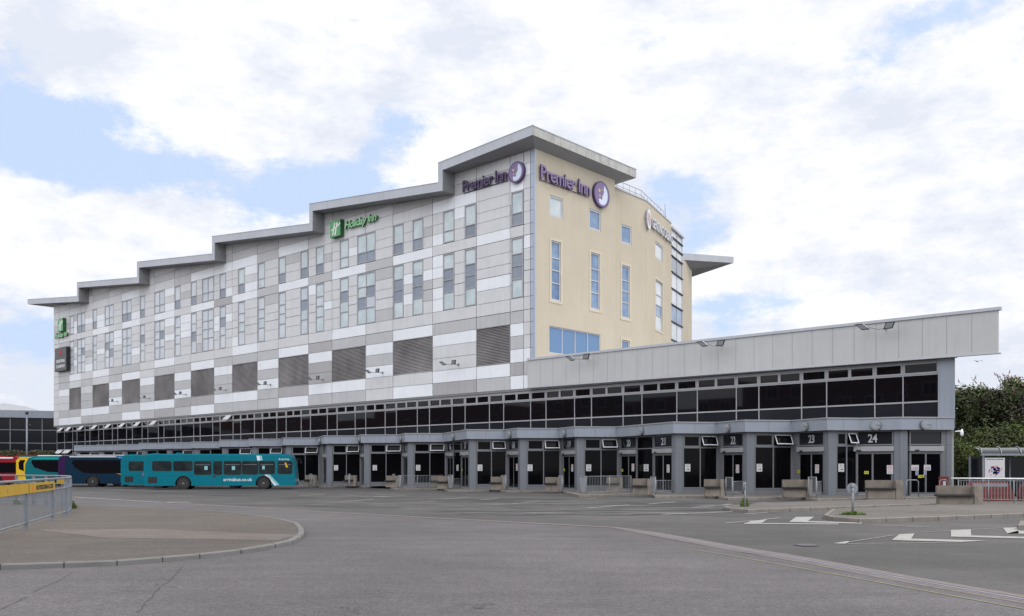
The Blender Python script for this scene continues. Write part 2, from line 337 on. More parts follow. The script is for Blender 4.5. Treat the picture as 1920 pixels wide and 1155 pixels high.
# lighter near road below the seam and red sett strip
pinkline = [(-400, 915), (135, 931.6), (381, 946.8), (613, 960.7), (778.7, 969.7), (997.5, 981.5), (1150.6, 989.4)]
near = [ground(*p) for p in [(135, 931.6), (381, 946.8), (613, 960.7), (778.7, 969.7), (997.5, 981.5), (1150.6, 989.4), (1216, 1001), (1303.7, 1019), (1400, 1038), (1564, 1062), (1681, 1085), (1920, 1128)]]
mid_ = near[:] + [(14, 8), (-30, 8), (-60, 30), (-70, 60)]
sheet('road', mid_, M['isl'], .004, px=False)
M['midroad'] = asphalt('mid_asphalt', 0, (0.104, 0.097, 0.099), (0.126, 0.117, 0.120), grain=.25)
bpy.data.objects['road'].data.materials[0] = M['midroad']
seam = [ground(*p) for p in [(-500, 1014), (569, 1014.7), (831, 1014), (1107, 1018.7), (1303.7, 1020.9)]]
sheet('near_road', seam + near[8:] + [(30, 8), (30, -40), (-40, -40), (-40, 10)], M['fore'], .008, px=False)
# worn bay apron
ap = [ground(*p) for p in [(60, 917), (560, 936), (900, 950), (1150, 962), (1330, 965), (1420, 962)]]
sheet('bay_apron', ap + [ground(1560, 950), (26, 60), (26, 110), (-60, 150), (-100, 130)], M['bayroad'], .004, px=False)
def strip(mb, pts, w, z, m=0):          # ribbon along ground points
    n = len(pts)
    Ls = []; Rs = []
    for i, p in enumerate(pts):
        a = pts[max(i-1, 0)]; b = pts[min(i+1, n-1)]; d = Vector((b[0]-a[0], b[1]-a[1])).normalized(); nn = Vector((-d.y, d.x))
        ww = w[i] if isinstance(w, (list, tuple)) else w
        Ls.append((p[0]+nn.x*ww/2, p[1]+nn.y*ww/2, z)); Rs.append((p[0]-nn.x*ww/2, p[1]-nn.y*ww/2, z))
    for i in range(n-1): mb.poly([Rs[i], Rs[i+1], Ls[i+1], Ls[i]], m)
mb = MB(); strip(mb, [ground(*p) for p in pinkline], .32, .012); tag(mb.build('sett_strip', M['pink']), kind='structure')
dl = [(1150.6, 989.4), (1216, 1000), (1303.7, 1015.6), (1400, 1033), (1447.5, 1040), (1564, 1061), (1681, 1083.5), (1797.5, 1104), (1920, 1125), (2200, 1175)]
mb = MB(); g_ = [ground(*p) for p in dl]
strip(mb, g_, [.35]+[.62]*9, .012, 0)
tag(mb.build('drain_surround', M['pink']), kind='structure')
mb = MB(); strip(mb, g_, [.12]+[.30]*9, .016, 0); 
for off in (-.1, .1):
    strip(mb, [(p[0]+off*.5, p[1]+off) for p in g_], .025, .020, 1)
tag(mb.build('drain_channel', [M['drain'], M['crack']]), kind='structure')
mb = MB(); strip(mb, [ground(*p) for p in [(1277.4, 1028.7), (1360, 1041), (1526, 1071), (1625.4, 1089), (1920, 1143.4), (2200, 1196)]], .055, .014); tag(mb.build('yellow_road_line', M['yline']), kind='structure')
# painted hatching
mb = MB()
for sh in [[(1479.6, 979.2), (1492.7, 969.8), (1526.8, 969.5), (1514.6, 977.7)], [(1479.6, 979.2), (1514.6, 977.7), (1616.7, 980.6), (1615, 982.5)],
           [(1395, 981.5), (1573, 982.5), (1573, 984), (1395, 983)], [(1398, 981.5), (1414, 975.5), (1439, 974.2), (1428.5, 981)],
           [(1360, 981.2), (1462, 971.2), (1462, 972), (1360, 982)],
           [(1672, 1013.3), (1686.7, 1002.5), (1715, 1001), (1708.5, 1010.7)], [(1672, 1013.6), (1708.5, 1010.7), (1850, 1014.6), (1803, 1017)],
           [(1783, 994.6), (1820, 993), (1821.4, 1004.8), (1783, 1007)], [(1783, 1007), (1821.4, 1004.8), (1960, 1008.3), (1960, 1011.5)],
           [(1880.6, 990.3), (1909.8, 989.2), (1909.8, 1001), (1888.5, 1001)], [(1888.5, 1001), (1909.8, 995.6), (1960, 997), (1960, 1002.4)],
           [(1562, 1019.6), (1590.4, 1015.3), (1593, 1017), (1584.6, 1020.4)]]:
    q = [ground(*p) for p in sh]
    a = sum(q[i][0]*q[(i+1) % len(q)][1]-q[(i+1) % len(q)][0]*q[i][1] for i in range(len(q)))
    if a < 0: q.reverse()
    mb.poly([(x, y, .013) for x, y in q])
tag(mb.build('road_marking', M['line']), kind='structure')
mb = MB()
for (a, b, wd) in [((1593, 1017), (1676, 1004), .05), ((1730, 998.6), (1880, 990.3), .05), ((1590, 1020.2), (1795, 1018), .05), ((140, 932.5), (300, 942), .18), ((312, 942), (357, 942.3), .5), ((350, 945), (600, 957), .06), ((290, 944.5), (610, 962), .05),
                   ((1060, 938), (1120, 935), .14), ((1215, 945.5), (1268, 941), .2), ((1240, 965), (1400, 958.5), .25), ((1300, 952), (1340, 949), .2), ((1355, 947), (1370, 945.5), .25), ((1415, 944), (1440, 942.5), .2),
                   ((700, 932), (760, 929), .2), ((830, 936), (880, 933), .2), ((560, 930), (610, 927), .2), ((900, 937.5), (935, 935), .2), ((1100, 953), (1180, 947), .2), ((960, 945), (1010, 941), .15), ((640, 941), (700, 936.5), .15),
                   ((1395, 964), (1440, 961.8), .2), ((1640, 985.5), (1720, 987.5), .08), ((1700, 989), (1745, 989), .12), ((1480, 948), (1530, 946), .1), ((500, 924), (560, 922), .18), ((760, 944), (815, 940.5), .14)]:
    strip(mb, [ground(*a), ground(*b)], wd, .014)
tag(mb.build('worn_road_marking', M['wline']), kind='structure')
# tyre marks and scuffs in front of the bays, running the way the buses pull in
rr = random.Random(21)
for nm_, m_, cnt, wmax, zz in (('tyre_marks', mat('tyre_mark', (.05, .048, .047), .9, var=.5, scale=1.5, c2=(.085, .082, .08)), 110, 1.0, .0065), ('scuffed_asphalt', mat('scuff', (.15, .145, .14), .9, var=.3, scale=2, c2=(.21, .205, .20)), 50, .55, .0090)):
    mb = MB()
    for k in range(cnt):
        px, py = rr.uniform(440, 1420), 0; py = rr.uniform(921, 954) if px < 900 else rr.uniform(927+(px-900)*.02, 966 if px < 1330 else 955)
        x, y = ground(px, py); ln = rr.uniform(1.5, 7); a = R(rr.uniform(-24, 4)); wd = rr.uniform(.06, wmax); n = 9; cv = rr.uniform(-.25, .25)
        pts = [(x+math.cos(a)*ln*(t/n-.5), y+math.sin(a)*ln*(t/n-.5)+cv*(t/n-.5)**2*ln) for t in range(n+1)]
        strip(mb, pts, [max(.005, wd*math.sin(math.pi*t/n)*rr.uniform(.6, 1.1)) for t in range(n+1)], zz+k*.00002)
    tag(mb.build(nm_, m_), kind='structure')
# cracks and seams
mb = MB()
def crack(pts, w0, seed):
    rr = random.Random(seed); P = [Vector(ground(*p)) for p in pts]; q = []
    for a, b in zip(P, P[1:]):
        n = max(2, int((b-a).length/.12))
        for i in range(n): q.append(a.lerp(b, i/n) + Vector((rr.uniform(-1, 1), rr.uniform(-1, 1)))*.025)
    q.append(P[-1]); strip(mb, [tuple(v) for v in q], [w0*rr.uniform(.3, 1.2) for _ in q], .0125)
for i, (pts, w0) in enumerate([([(341, 1063), (318, 1090), (300, 1103), (280, 1124), (256, 1150)], .02), ([(135, 1075), (110, 1090), (63, 1112)], .014), ([(48, 1122), (0, 1144)], .022),
                               ([(569, 1014.7), (831, 1014)], .022), ([(831, 1014), (1107, 1018.7)], .012), ([(1107, 1018.7), (1303, 1021)], .008), ([(940, 1082), (1050, 1082)], .012),
                               ([(290, 1080), (335, 1084)], .01), ([(305, 1096), (290, 1099)], .02)]): crack(pts, w0, i)
rr = random.Random(77)
for (cx, cy, sx_, sy_, n_) in ((690, 1110, 45, 26, 110), (655, 1145, 60, 14, 90), (900, 1138, 55, 8, 70), (252, 1106, 45, 14, 60), (300, 1090, 60, 10, 50), (780, 1052, 60, 8, 40), (820, 1098, 60, 10, 40), (1150, 1110, 90, 12, 40), (480, 1065, 70, 8, 40), (1270, 1070, 60, 8, 30)):
    for _ in range(n_):
        x, y = ground(rr.gauss(cx, sx_*.5), min(1160, rr.gauss(cy, sy_*.5))); a = rr.uniform(0, 3.14); l_ = rr.uniform(.02, .11)
        strip(mb, [(x, y), (x+math.cos(a)*l_*.5+rr.uniform(-.01, .01), y+math.sin(a)*l_*.5), (x+math.cos(a)*l_, y+math.sin(a)*l_)], [.002, rr.uniform(.004, .012), .002], .0126)
mb.poly([(*ground(*p), .0125) for p in [(885, 1141), (900, 1139), (912, 1141), (900, 1143.5)]])
tag(mb.build('road_cracks', M['crack']), kind='structure')
# small covers
def grate(px, py, rx, ry, label):
    c = Vector(ground(px, py)); r1 = (Vector(ground(px+rx, py))-c).length
    t = thing('drain_cover', label, 'drain cover', (c.x, c.y, .0))
    mb = MB(); n = 28; mb.prism([(r1*math.cos(2*math.pi*k/n), r1*math.sin(2*math.pi*k/n)) for k in range(n)], .009, .016)
    mb.build('frame', M['crack'], t, local=True)
    mb = MB()
    for i in range(-5, 6):
        for j in range(-4, 5):
            x, y = i*r1/6, j*r1/5
            if x*x+y*y < (r1*.85)**2: mb.box(None, x-r1*.05, x+r1*.05, y-r1*.05, y+r1*.05, .016, .022)
    mb.build('stud_grid', M['drain'], t, local=True)
grate(1512, 1023, 22, 4, 'round studded drain cover in the road near the painted arrows')
grate(18, 999.5, 14, 3, 'small dark cover on the brown island beside the railing')

# ------------------------------------------------------------------ kerbed areas
def inset(pts, d):                       # offset a ccw polygon inwards
    n = len(pts); out = []
    for i in range(n):
        p0, p1, p2 = (Vector(pts[i-1]), Vector(pts[i]), Vector(pts[(i+1) % n]))
        e1 = (p1-p0).normalized(); e2 = (p2-p1).normalized(); n1 = Vector((-e1.y, e1.x)); n2 = Vector((-e2.y, e2.x)); b = n1+n2
        if b.length < .3: b = n1
        b.normalize(); out.append(tuple(p1 + b*min(d/max(b.dot(n1), .4), d*2)))
    return out
def ccw(q):
    a = sum(q[i][0]*q[(i+1) % len(q)][1]-q[(i+1) % len(q)][0]*q[i][1] for i in range(len(q)))
    return q[::-1] if a < 0 else q
def kerbed(name, pts, h, mk, mt, kw=.14, joint=.9):
    q = ccw(pts); inn = inset(q, kw)
    mb = MB(); n = len(q)
    for i in range(n):
        j = (i+1) % n
        a, b, c, d = Vector(q[i]), Vector(q[j]), Vector(inn[j]), Vector(inn[i])
        k = max(1, int((b-a).length/joint))
        for t in range(k):
            t0 = (t+.012)/k; t1 = (t+.988)/k
            A = a.lerp(b, t0); B = a.lerp(b, t1); C = d.lerp(c, t1); D = d.lerp(c, t0)
            ch = .018; e = (b-a).normalized(); nn = Vector((-e.y, e.x))*ch
            mb.poly([(A.x, A.y, 0), (B.x, B.y, 0), (B.x, B.y, h-ch), (A.x, A.y, h-ch)])
            mb.poly([(A.x, A.y, h-ch), (B.x, B.y, h-ch), (B.x+nn.x, B.y+nn.y, h), (A.x+nn.x, A.y+nn.y, h)])
            mb.poly([(A.x+nn.x, A.y+nn.y, h), (B.x+nn.x, B.y+nn.y, h), (C.x, C.y, h), (D.x, D.y, h)])
    mb.poly([(x, y, h-.012) for x, y in inset(q, .02)], 1)
    for i in range(n):
        j = (i+1) % n; a, b = inset(q, .02)[i], inset(q, .02)[j]
        mb.poly([(a[0], a[1], 0), (b[0], b[1], 0), (b[0], b[1], h-.012), (a[0], a[1], h-.012)], 2)
    tag(mb.build(name + '_kerb', [mk, mt, M['crack']]), kind='structure')
    mb = MB(); mb.poly([(x, y, h-.004) for x, y in inn]); tag(mb.build(name, mt), kind='structure')
isl = [(-260, 1071), (0, 1069.5), (120, 1065.6), (219.6, 1061.7), (305, 1054.8), (374.6, 1048.8), (452, 1039.8), (516.6, 1028.5), (549, 1021), (566, 1011.5), (571, 1004), (569, 996), (560, 986.5), (529.5, 978.2), (461.7, 967.5), (387.5, 961.3), (281, 956.3), (129, 951), (0, 947.5), (-300, 942)]
kerbed('left_island', [ground(*p) for p in isl], .10, M['kerbg'], M['isl'])
mb = MB(); mb.poly([(*ground(*p, .1), .1005) for p in ccw([(66, 993.5), (282, 991.5), (560, 1003), (520, 1013), (195, 1008.5), (150, 1003)])][::1]); o = mb.build('island_patch', M['isl2']); tag(o, kind='structure')
# islands on the right
A = [(1544, 972.5), (1560, 976.5), (1610, 981), (1760, 976.5), (1920, 969.5), (2300, 955)]
gA = [ground(*p) for p in A] + [(34, 45), (21.6, 43.2), ground(1765, 951.5), ground(1640, 957.5), ground(1560, 961)]
kerbed('front_island', gA, .14, M['kerb'], M['pave'])
B = [(1356, 956), (1366, 959), (1401, 962), (1520, 957.8), (1640, 953.5), (1764, 949.5)]
gB = [ground(*p) for p in B] + [ground(1764, 939.5), ground(1560, 943.5), ground(1440, 948.5)]
kerbed('rear_island', gB, .14, M['kerb'], M['pave'])
kerbed('right_island', [ground(1908, 994), (21.0, 24.0), (23, 27.5), ground(1912, 985)], .14, M['kerb'], M['pave'])

# ------------------------------------------------------------------ bus station geometry in plan
HC = 4.55
def cpt(px, py): return level(px, py, HC)
Fpts = [(138.8, 835), (181, 834), (224, 833), (260.6, 830.6), (307.5, 829.5), (358.9, 828.3), (411, 824.9), (467, 823), (531, 820.8), (607, 817), (677, 815), (759, 812.5), (875, 805.3), (970, 802.7), (1077, 799.8), (1262.7, 791), (1397, 787.3), (1551, 783.3), (1690, 782)]
Ipx = {9: 670.7, 10: 748.8, 11: 830.8, 12: 945.4, 13: 1046.6, 14: 1155.5, 15: 1343, 16: 1483.8, 17: 1611}
line = []
for i, (px, py) in enumerate(Fpts):
    f = Vector(cpt(px, py)); line.append(('F', f))
    if i == len(Fpts)-1: break
    nx = Vector(cpt(*Fpts[i+1])); 
    sl_ = .2 if px > 1150 else (.12 if px > 800 else 0.0)
    if i in Ipx:
        k = (Ipx[i]-960)/F0; t = (k*f.y-f.x)/(1-k*sl_); I = f + Vector((t, sl_*t))
    else: I = f + Vector((3.15, -.1)) if (nx-f).length > 2 else f.lerp(nx, .7)
    line.append(('I', I))
endp = Vector((HO.p(XR, -.12, 0).x, HO.p(XR, -.12, 0).y))
line.append(('E', endp))
cline = [p for _, p in line]
startp = HO.p(HO.px(136), 0, 0); 
def offset_line(pts, d):                 # move a polyline to its left side
    out = []
    for i, p in enumerate(pts):
        e1 = (p-pts[i-1]).normalized() if i > 0 else None; e2 = (pts[i+1]-p).normalized() if i < len(pts)-1 else None
        if e1 is None: e1 = e2
        if e2 is None: e2 = e1
        n1 = Vector((-e1.y, e1.x)); n2 = Vector((-e2.y, e2.x)); b = (n1+n2).normalized(); out.append(p + b*d/max(b.dot(n1), .5))
    return out
wline = offset_line(cline, .32)
st = thing('bus_station', 'long low bus station with dark glazing, stepped bays and pale sloping-cut fascia', 'bus station', tuple(HO.p(0, 0, 0)), math.atan2(HO.dy, HO.dx))
# bay canopy: fascia, soffit, coping
P2 = lambda v, z: (v.x, v.y, z)
mb = MB()
c0 = Vector((HO.p(HO.px(138.8)-1.5, 0, 0).x, HO.p(HO.px(138.8)-1.5, 0, 0).y))
backL = Vector(HO.p(-86.0, .05, 0)[:2]); backR = Vector(HO.p(XR, .05, 0)[:2])
canlist = [backL] + cline
for a, b in zip(canlist, canlist[1:]):
    mb.poly([P2(a, HC-.70), P2(b, HC-.70), P2(b, HC-.05), P2(a, HC-.05)], 0)
cop = offset_line(canlist, -.05)
for a, b, c, d in zip(cop, cop[1:], offset_line(canlist, .1)[1:], offset_line(canlist, .1)):
    mb.poly([P2(a, HC-.05), P2(b, HC-.05), P2(b, HC+.02), P2(a, HC+.02)], 1); mb.poly([P2(a, HC+.02), P2(b, HC+.02), P2(c, HC+.02), P2(d, HC+.02)], 1); mb.poly([P2(a, HC-.05), P2(d, HC-.05), P2(c, HC-.05), P2(b, HC-.05)], 1)
# vertical panel joints
for a, b in zip(canlist, canlist[1:]):
    f = Fr((a.x, a.y), (b.x-a.x, b.y-a.y)); ln = (b-a).length
    for k in range(1, int(ln/1.55)+1):
        x = ln*k/(int(ln/1.55)+1); mb.box(f, x-.012, x+.012, -.006, .02, HC-.70, HC-.05, 2)
mb.build('bay_canopy', [M['canopy'], M['mull'], M['joint']], st)
roofpoly = [P2(p, HC-.03) for p in cline] + [P2(backR, HC-.03), P2(backL, HC-.03)]
mb = MB(); mb.poly(roofpoly); mb.build('bay_roof', M['mid'], st)
mb = MB(); mb.poly([(x, y, HC-.68) for x, y, z in reversed(roofpoly)]); mb.build('bay_soffit', M['soffit'], st)

def window_box(fr, x0, x1, z0, z1, xd, zd, parent, y=0.0, fw=.07, depth=.08, fmat=None, pm=None, pick=None, name='window', glassy=.04, mull=None):
    """frame with mullions at xd and transoms at zd; panes are one child mesh"""
    mb = MB(); mw = mull or fw*.8
    mb.box(fr, x0, x1, y-.0, y+depth, z1-fw, z1); mb.box(fr, x0, x1, y, y+depth, z0, z0+fw)
    mb.box(fr, x0, x0+fw, y+.002, y+depth, z0+fw, z1-fw); mb.box(fr, x1-fw, x1, y+.002, y+depth, z0+fw, z1-fw)
    for x in xd: mb.box(fr, x-mw/2, x+mw/2, y+.004, y+depth, z0+fw, z1-fw)
    xs = [x0+fw] + list(xd) + [x1-fw]; zs = [z0+fw] + list(zd) + [z1-fw]
    for z in zd:
        for a, b in zip(xs, xs[1:]): mb.box(fr, a, b, y+.008, y+depth, z-mw/2, z+mw/2)
    o = mb.build(name, fmat, parent)
    pb = MB()
    for i, (a, b) in enumerate(zip(xs, xs[1:])):
        for j, (c, d) in enumerate(zip(zs, zs[1:])):
            pb.poly([fr.p(a, y+glassy, c), fr.p(b, y+glassy, c), fr.p(b, y+glassy, d), fr.p(a, y+glassy, d)], pick(i, j) if pick else 0)
    pb.build('pane', pm, o)
    return o
def flap(fr, x0, x1, z0, z1, parent, y=0.0, out=.28, m=None, open_to='bottom'):
    """top hung light standing open: frame plus glass"""
    mb = MB(); n = Vector((0, 0, 0))
    zb = z0+.08
    def P(u, v, t):   # u along, v 0 bottom..1 top, t thickness
        return fr.p(x0+(x1-x0)*u, y-out*(1-v)-t, zb+(z1-zb)*v)
    fw = .06/(x1-x0); fh = .10
    for (u0, u1, v0, v1, mm, t) in ((0, 1, 0, fh, 0, .0), (0, 1, 1-fh, 1, 0, .0), (0, fw, fh, 1-fh, 0, 0), (1-fw, 1, fh, 1-fh, 0, 0), (fw, 1-fw, fh, 1-fh, 1, 0)):
        mb.poly([P(u0, v0, .03), P(u1, v0, .03), P(u1, v1, .03), P(u0, v1, .03)], mm); mb.poly([P(u0, v0, 0), P(u0, v1, 0), P(u1, v1, 0), P(u1, v0, 0)], mm)
    for (a, b) in (((0, 0), (1, 0)), ((1, 0), (1, 1)), ((1, 1), (0, 1)), ((0, 1), (0, 0))):
        mb.poly([P(*a, .03), P(*a, 0), P(*b, 0), P(*b, .03)], 0)
    return mb.build('window_flap', m or [M['frame_l'], M['glassb']], parent)

doors = {}; facets = []
ZP = .15; ZW = HC-.70
nums = {0: [], 17: ['24'], 16: ['23'], 15: ['22'], 14: ['20', '21'], 13: ['19'], 12: ['18'], 11: ['16', '17'], 10: ['15'], 9: ['14'], 8: ['13'], 7: ['12'], 6: ['11'], 5: ['10'], 4: ['9'], 3: ['8'], 2: ['7'], 1: ['6']}
wall = MB()
def mkdoor(fr, x0, x1, number, plain=False):
    d = MB()
    d.box(fr, x0, x0+.07, -.02, .10, ZP, ZW); d.box(fr, x1-.07, x1, -.02, .10, ZP, ZW)
    d.box(fr, x0+.07, x1-.07, -.02, .10, 2.98, 3.06); d.box(fr, x0+.07, x1-.07, -.03, .1, ZW-.09, ZW)
    d.box(fr, x0-.03, x1+.03, -.13, .10, 2.66, 2.94, 1)
    d.box(fr, x0+.25, x0+.5, -.16, -.13, 2.66, 2.74, 2)
    d.box(fr, x0+.07, x1-.07, -.02, .1, 2.56, 2.66, 0); d.box(fr, x0+.07, x1-.07, -.01, .1, ZP, ZP+.05, 1)
    o = d.build('door', [M['bayframe'], M['mull'], M['black']], st)
    g = MB(); xm = (x0+x1)/2
    for a, b in ((x0+.07, xm), (xm, x1-.07)):
        l = MB(); l.box(fr, a, a+.05, .01, .05, ZP+.05, 2.56); l.box(fr, b-.05, b, .01, .05, ZP+.05, 2.56)
        l.box(fr, a+.05, b-.05, .01, .05, ZP+.05, ZP+.17); l.box(fr, a+.05, b-.05, .01, .05, 2.50, 2.56)
        l.box(fr, a+.05, b-.05, .025, .035, ZP+.17, 2.50, 1)
        l.build('door_leaf', [M['bayframe'], M['glassb']], o)
    g.box(fr, x0+.07, x1-.07, .03, .05, 3.06, ZW-.09); g.build('number_panel', M['glassn'], o)
    if number:
        t = fit(text(number, .006, 0, .018, .95), .50 if number != '7' else .25, .48) if len(number) > 1 else fit(text(number, .006, 0, .018), .23, .48)
        n = MB(); wdt = .50 if len(number) > 1 else .23; n.mesh(fr, t, xm-wdt/2, 3.16, .018); n.build('number', M['num'], o)
    return o
NF = len(wline)-1
bayinfo = []
for i in range(NF):
    a, b = wline[i], wline[i+1]; ln = (b-a).length; fr = Fr((a.x, a.y), (b.x-a.x, b.y-a.y)); kind = 'win' if line[i][0] == 'F' else 'door'
    if i == NF-1: kind = 'last'
    facets.append((kind, fr, ln, i//2))
    # plinth, header, corner columns
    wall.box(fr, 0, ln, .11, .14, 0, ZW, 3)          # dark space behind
    wall.box(fr, 0, ln, -.012, .10, ZW-.02, ZW+.05, 0)
    if kind == 'win':
        cw = .46
        wall.box(fr, -.03, cw, -.05, .30, 0, ZW+.03, 1)
        x0, x1 = cw+.02, ln-.05
        wall.box(fr, x0, x1, -.0, .10, 0, .42, 0); wall.box(fr, x0, x1, -.03, .10, .42, .46, 1)
        wall.box(fr, x1, ln, -.02, .1, 0, ZW, 0)
        xm = (x0+x1)/2
        mb = MB(); fw = .07
        for x in (x0, xm-.035, x1-.07): mb.box(fr, x, x+.07, -.02, .09, .46, ZW-.02)
        for a_, b_ in ((x0+.07, xm-.035), (xm+.035, x1-.07)):
            mb.box(fr, a_, b_, -.018, .09, .46, .50); mb.box(fr, a_, b_, -.018, .09, 2.93, 3.03); mb.box(fr, a_, b_, -.018, .09, ZW-.14, ZW-.02)
        mb.box(fr, x0+.07, x0+.13, -.018, .09, 3.03, ZW-.14); mb.box(fr, xm-.095, xm-.035, -.018, .09, 3.03, ZW-.14)
        mb.box(fr, x0+.13, xm-.095, -.016, .09, 3.03, 3.09); mb.box(fr, x0+.13, xm-.095, -.016, .09, ZW-.2, ZW-.14)
        o = mb.build('window', M['bayframe'], st)
        mb = MB(); mb.box(fr, x0+.05, x1-.05, .04, .06, .48, ZW-.05); mb.build('pane', M['glassb'], o)
        if i//2 not in (3, 5): flap(fr, xm+.06, x1-.09, 3.04, ZW-.15, st, y=-.02, out=.34 if i//2 > 6 else .25)
    elif kind == 'last':
        wall.box(fr, -.03, .42, -.05, .3, 0, ZW+.03, 1)
        mkdoor(fr, .55, 2.5, None)
        wall.box(fr, 2.5, ln, -.01, .10, 0, ZW, 0); wall.box(fr, 2.72, ln, -.04, .02, 0, ZW, 1)
        wall.box(fr, 2.73, ln, -.046, -.04, 3.0, 3.02, 3); wall.box(fr, 3.25, 3.27, -.046, -.04, 0, ZW, 3)
    else:
        nn = nums.get(i//2, [])
        if len(nn) == 2:
            mkdoor(fr, .25, 2.45, nn[0]); mkdoor(fr, ln-2.55, ln-.35, nn[1])
            x0, x1 = 2.5, ln-2.6
            wall.box(fr, x0, x1, .0, .1, 0, .3, 0)
            o = window_box(fr, x0, x1, .3, ZW-.03, [], [2.98], st, y=-.02, fw=.08, fmat=M['bayframe'], pm=M['glassb'])
            wall.box(fr, 0, .25, -.02, .1, 0, ZW, 0)
        elif ln > 2.2:
            mkdoor(fr, ln-2.55, ln-.35, nn[0] if nn else None)
            if ln-2.55 > .1: wall.box(fr, 0, ln-2.55, -.02, .1, 0, ZW, 0)
            if ln > 4.5:
                pass
        else: wall.box(fr, 0, ln, -.02, .1, 0, ZW, 0)
        wall.box(fr, ln-.32, ln, -.03, .1, 0, ZW, 1)
wall.build('bay_wall', [M['bayframe'], M['post'], M['frame_l'], M['black']], st)
# red cabinet by the last door
lf = facets[-1][1]

# upper glazing
xr = [30.45, 28.45, 26.81, 23.85, 22.22, 19.29, 17.66, 14.69, 13.05, 10.12, 8.46, 5.54, 3.91, 1.03, -.59, -3.55]
x = -3.55; k = 0
while x > -31.5: x -= 1.63 if k % 2 == 0 else 2.90; k += 1; xr.append(round(x, 2))
xr += [-35.11, -36.87, -39.68, -41.29, -44.11, -45.76, -48.6, -50.29, -53.21, -54.75, -57.87, -59.29, -62.28, -63.77, -66.63, -68.28, -71.09, -72.79, -75.5, -77.16, -79.92, -81.57, -84.47, -86.16, -88.96, -90.49, -93.42, -96.3]
GY = .10
rg = random.Random(33)
for idx in range(len(xr)-1):
    x1, x0 = xr[idx], xr[idx+1]; wide = (x1-x0) > 2.2
    mb = MB(); zb = 4.55 if x0 > -86 else .2
    mb.box(HO, x0, x0+.06, GY, GY+.12, zb, 7.86)
    for z in (7.10, 5.52): mb.box(HO, x0+.06, x1, GY+.01, GY+.12, z-.045, z+.045)
    if zb < 1:
        for z in (4.45, 3.75): mb.box(HO, x0+.06, x1, GY+.01, GY+.12, z-.045, z+.045)
    mb.box(HO, x0+.06, x1, GY+.01, GY+.12, 7.80, 7.90); mb.box(HO, x0+.06, x1, GY+.01, GY+.12, zb, zb+.05)
    isopen = x0 < -62.5 or abs(x0-(-48.6)) < .3
    halves = [(x0+.06, (x0+x1)/2), ((x0+x1)/2, x1)] if wide else [(x0+.06, x1)]
    for a, b in halves:
        w_ = .09
        mb.box(HO, a, b, GY-.02, GY+.08, 7.145, 7.145+w_); mb.box(HO, a, b, GY-.02, GY+.08, 7.80-w_, 7.80)
        mb.box(HO, a, a+w_, GY-.02, GY+.08, 7.145+w_, 7.80-w_); mb.box(HO, b-w_, b, GY-.02, GY+.08, 7.145+w_, 7.80-w_)
    o = mb.build('window', M['mull'], st)
    pb = MB()
    for (c, d, m_) in ((7.1, 7.85, 0), (5.52, 7.1, 0), (4.5, 5.52, 1)) + (((.2, 4.5, 0),) if zb < 1 else ()):
        ta_, tb_ = rg.uniform(-.012, .012), rg.uniform(-.010, .010)
        pb.poly([HO.p(x0, GY+.05-ta_-tb_, c), HO.p(x1, GY+.05+ta_-tb_, c), HO.p(x1, GY+.05+ta_+tb_, d), HO.p(x0, GY+.05-ta_+tb_, d)], m_)
    pb.build('pane', [M['glassk'], M['glassn']], o)
    if isopen and (wide or x0 > -60):
        a, b = halves[-1]
        if x0 < -62.5 or abs(x0+48.6) < .3: flap(HO, a+.1, b-.05, 7.12, 7.80, st, y=GY, out=.62, m=[M['mull'], M['paper']])
    if zb < 1 and wide: flap(HO, x0+.3, x1-.3, 3.8, 4.4, st, y=GY, out=.55, m=[M['mull'], M['paper']])
# end wall panel, backing, podium body
mb = MB(); mb.box(HO, 30.45, XR, 0.0, .05, HC-.6, 7.93); mb.box(HO, 30.47, 30.53, -.03, 0, HC+.03, 7.9)
mb.build('end_panel', M['canopy'], st)
mb = MB()
pod = [HO.p(-96.4, .22, 0), HO.p(XR-.12, .22, 0), Vector((HO.p(XR, 0, 0).x+2.6, HO.p(XR, 0, 0).y+12, 0)), HO.p(20, 26, 0), HO.p(-96.4, 26, 0)]
mb.prism([(p.x, p.y) for p in pod], 0, 7.95); mb.build('podium_wall', M['mid'], st)
# big right fascia: cut deeper towards its right end
mb = MB(); a_ = (-1.0, -.38); b_ = (33.65, -.38)
xa, xb = HO.at(989.5, 672, .36)[0], 33.65
mb.extr(HO, [(xa, 8.14), (xb, 7.97), (xb, 10.28), (xa, 10.28)], -.36, -.16, 0)
nj = 26
for k in range(1, nj): 
    xk = xa+(xb-xa)*k/nj; mb.box(HO, xk-.008, xk+.008, -.366, -.30, 8.1, 10.28, 1)
mb.extr(HO, [(xa-.03, 10.28), (xb+.15, 10.28), (xb+.15, 10.45), (xa-.03, 10.45)], -.44, -.14, 2)
mb.extr(HO, [(xa, 8.08), (xb+.12, 7.91), (xb+.12, 7.97), (xa, 8.14)], -.42, -.16, 2)
mb.build('fascia', [M['fascia'], M['joint'], M['roof']], st)
mb = MB()
sof = [HO.p(xa, -.16, 0), HO.p(xb, -.16, 0), HO.p(XR+.12, .05, 0), HO.p(XR, .5, 0), HO.p(xa, .5, 0)]
mb.prism([(p.x, p.y) for p in sof], 7.96, 8.08, 0); mb.build('soffit', M['soffit'], st)
mb = MB()
sof = [HO.p(.05, -.158, 0), HO.p(xb-.02, -.158, 0), HO.p(XR+.3, .3, 0), Vector((HO.p(XR, 0, 0).x+3.0, HO.p(XR, 0, 0).y+11.5, 0)), HO.p(20, 25, 0), HO.p(.05, 25, 0)]
mb.prism([(p.x, p.y) for p in sof], 8.1, 10.2, 0); mb.build('roof', M['mid'], st)

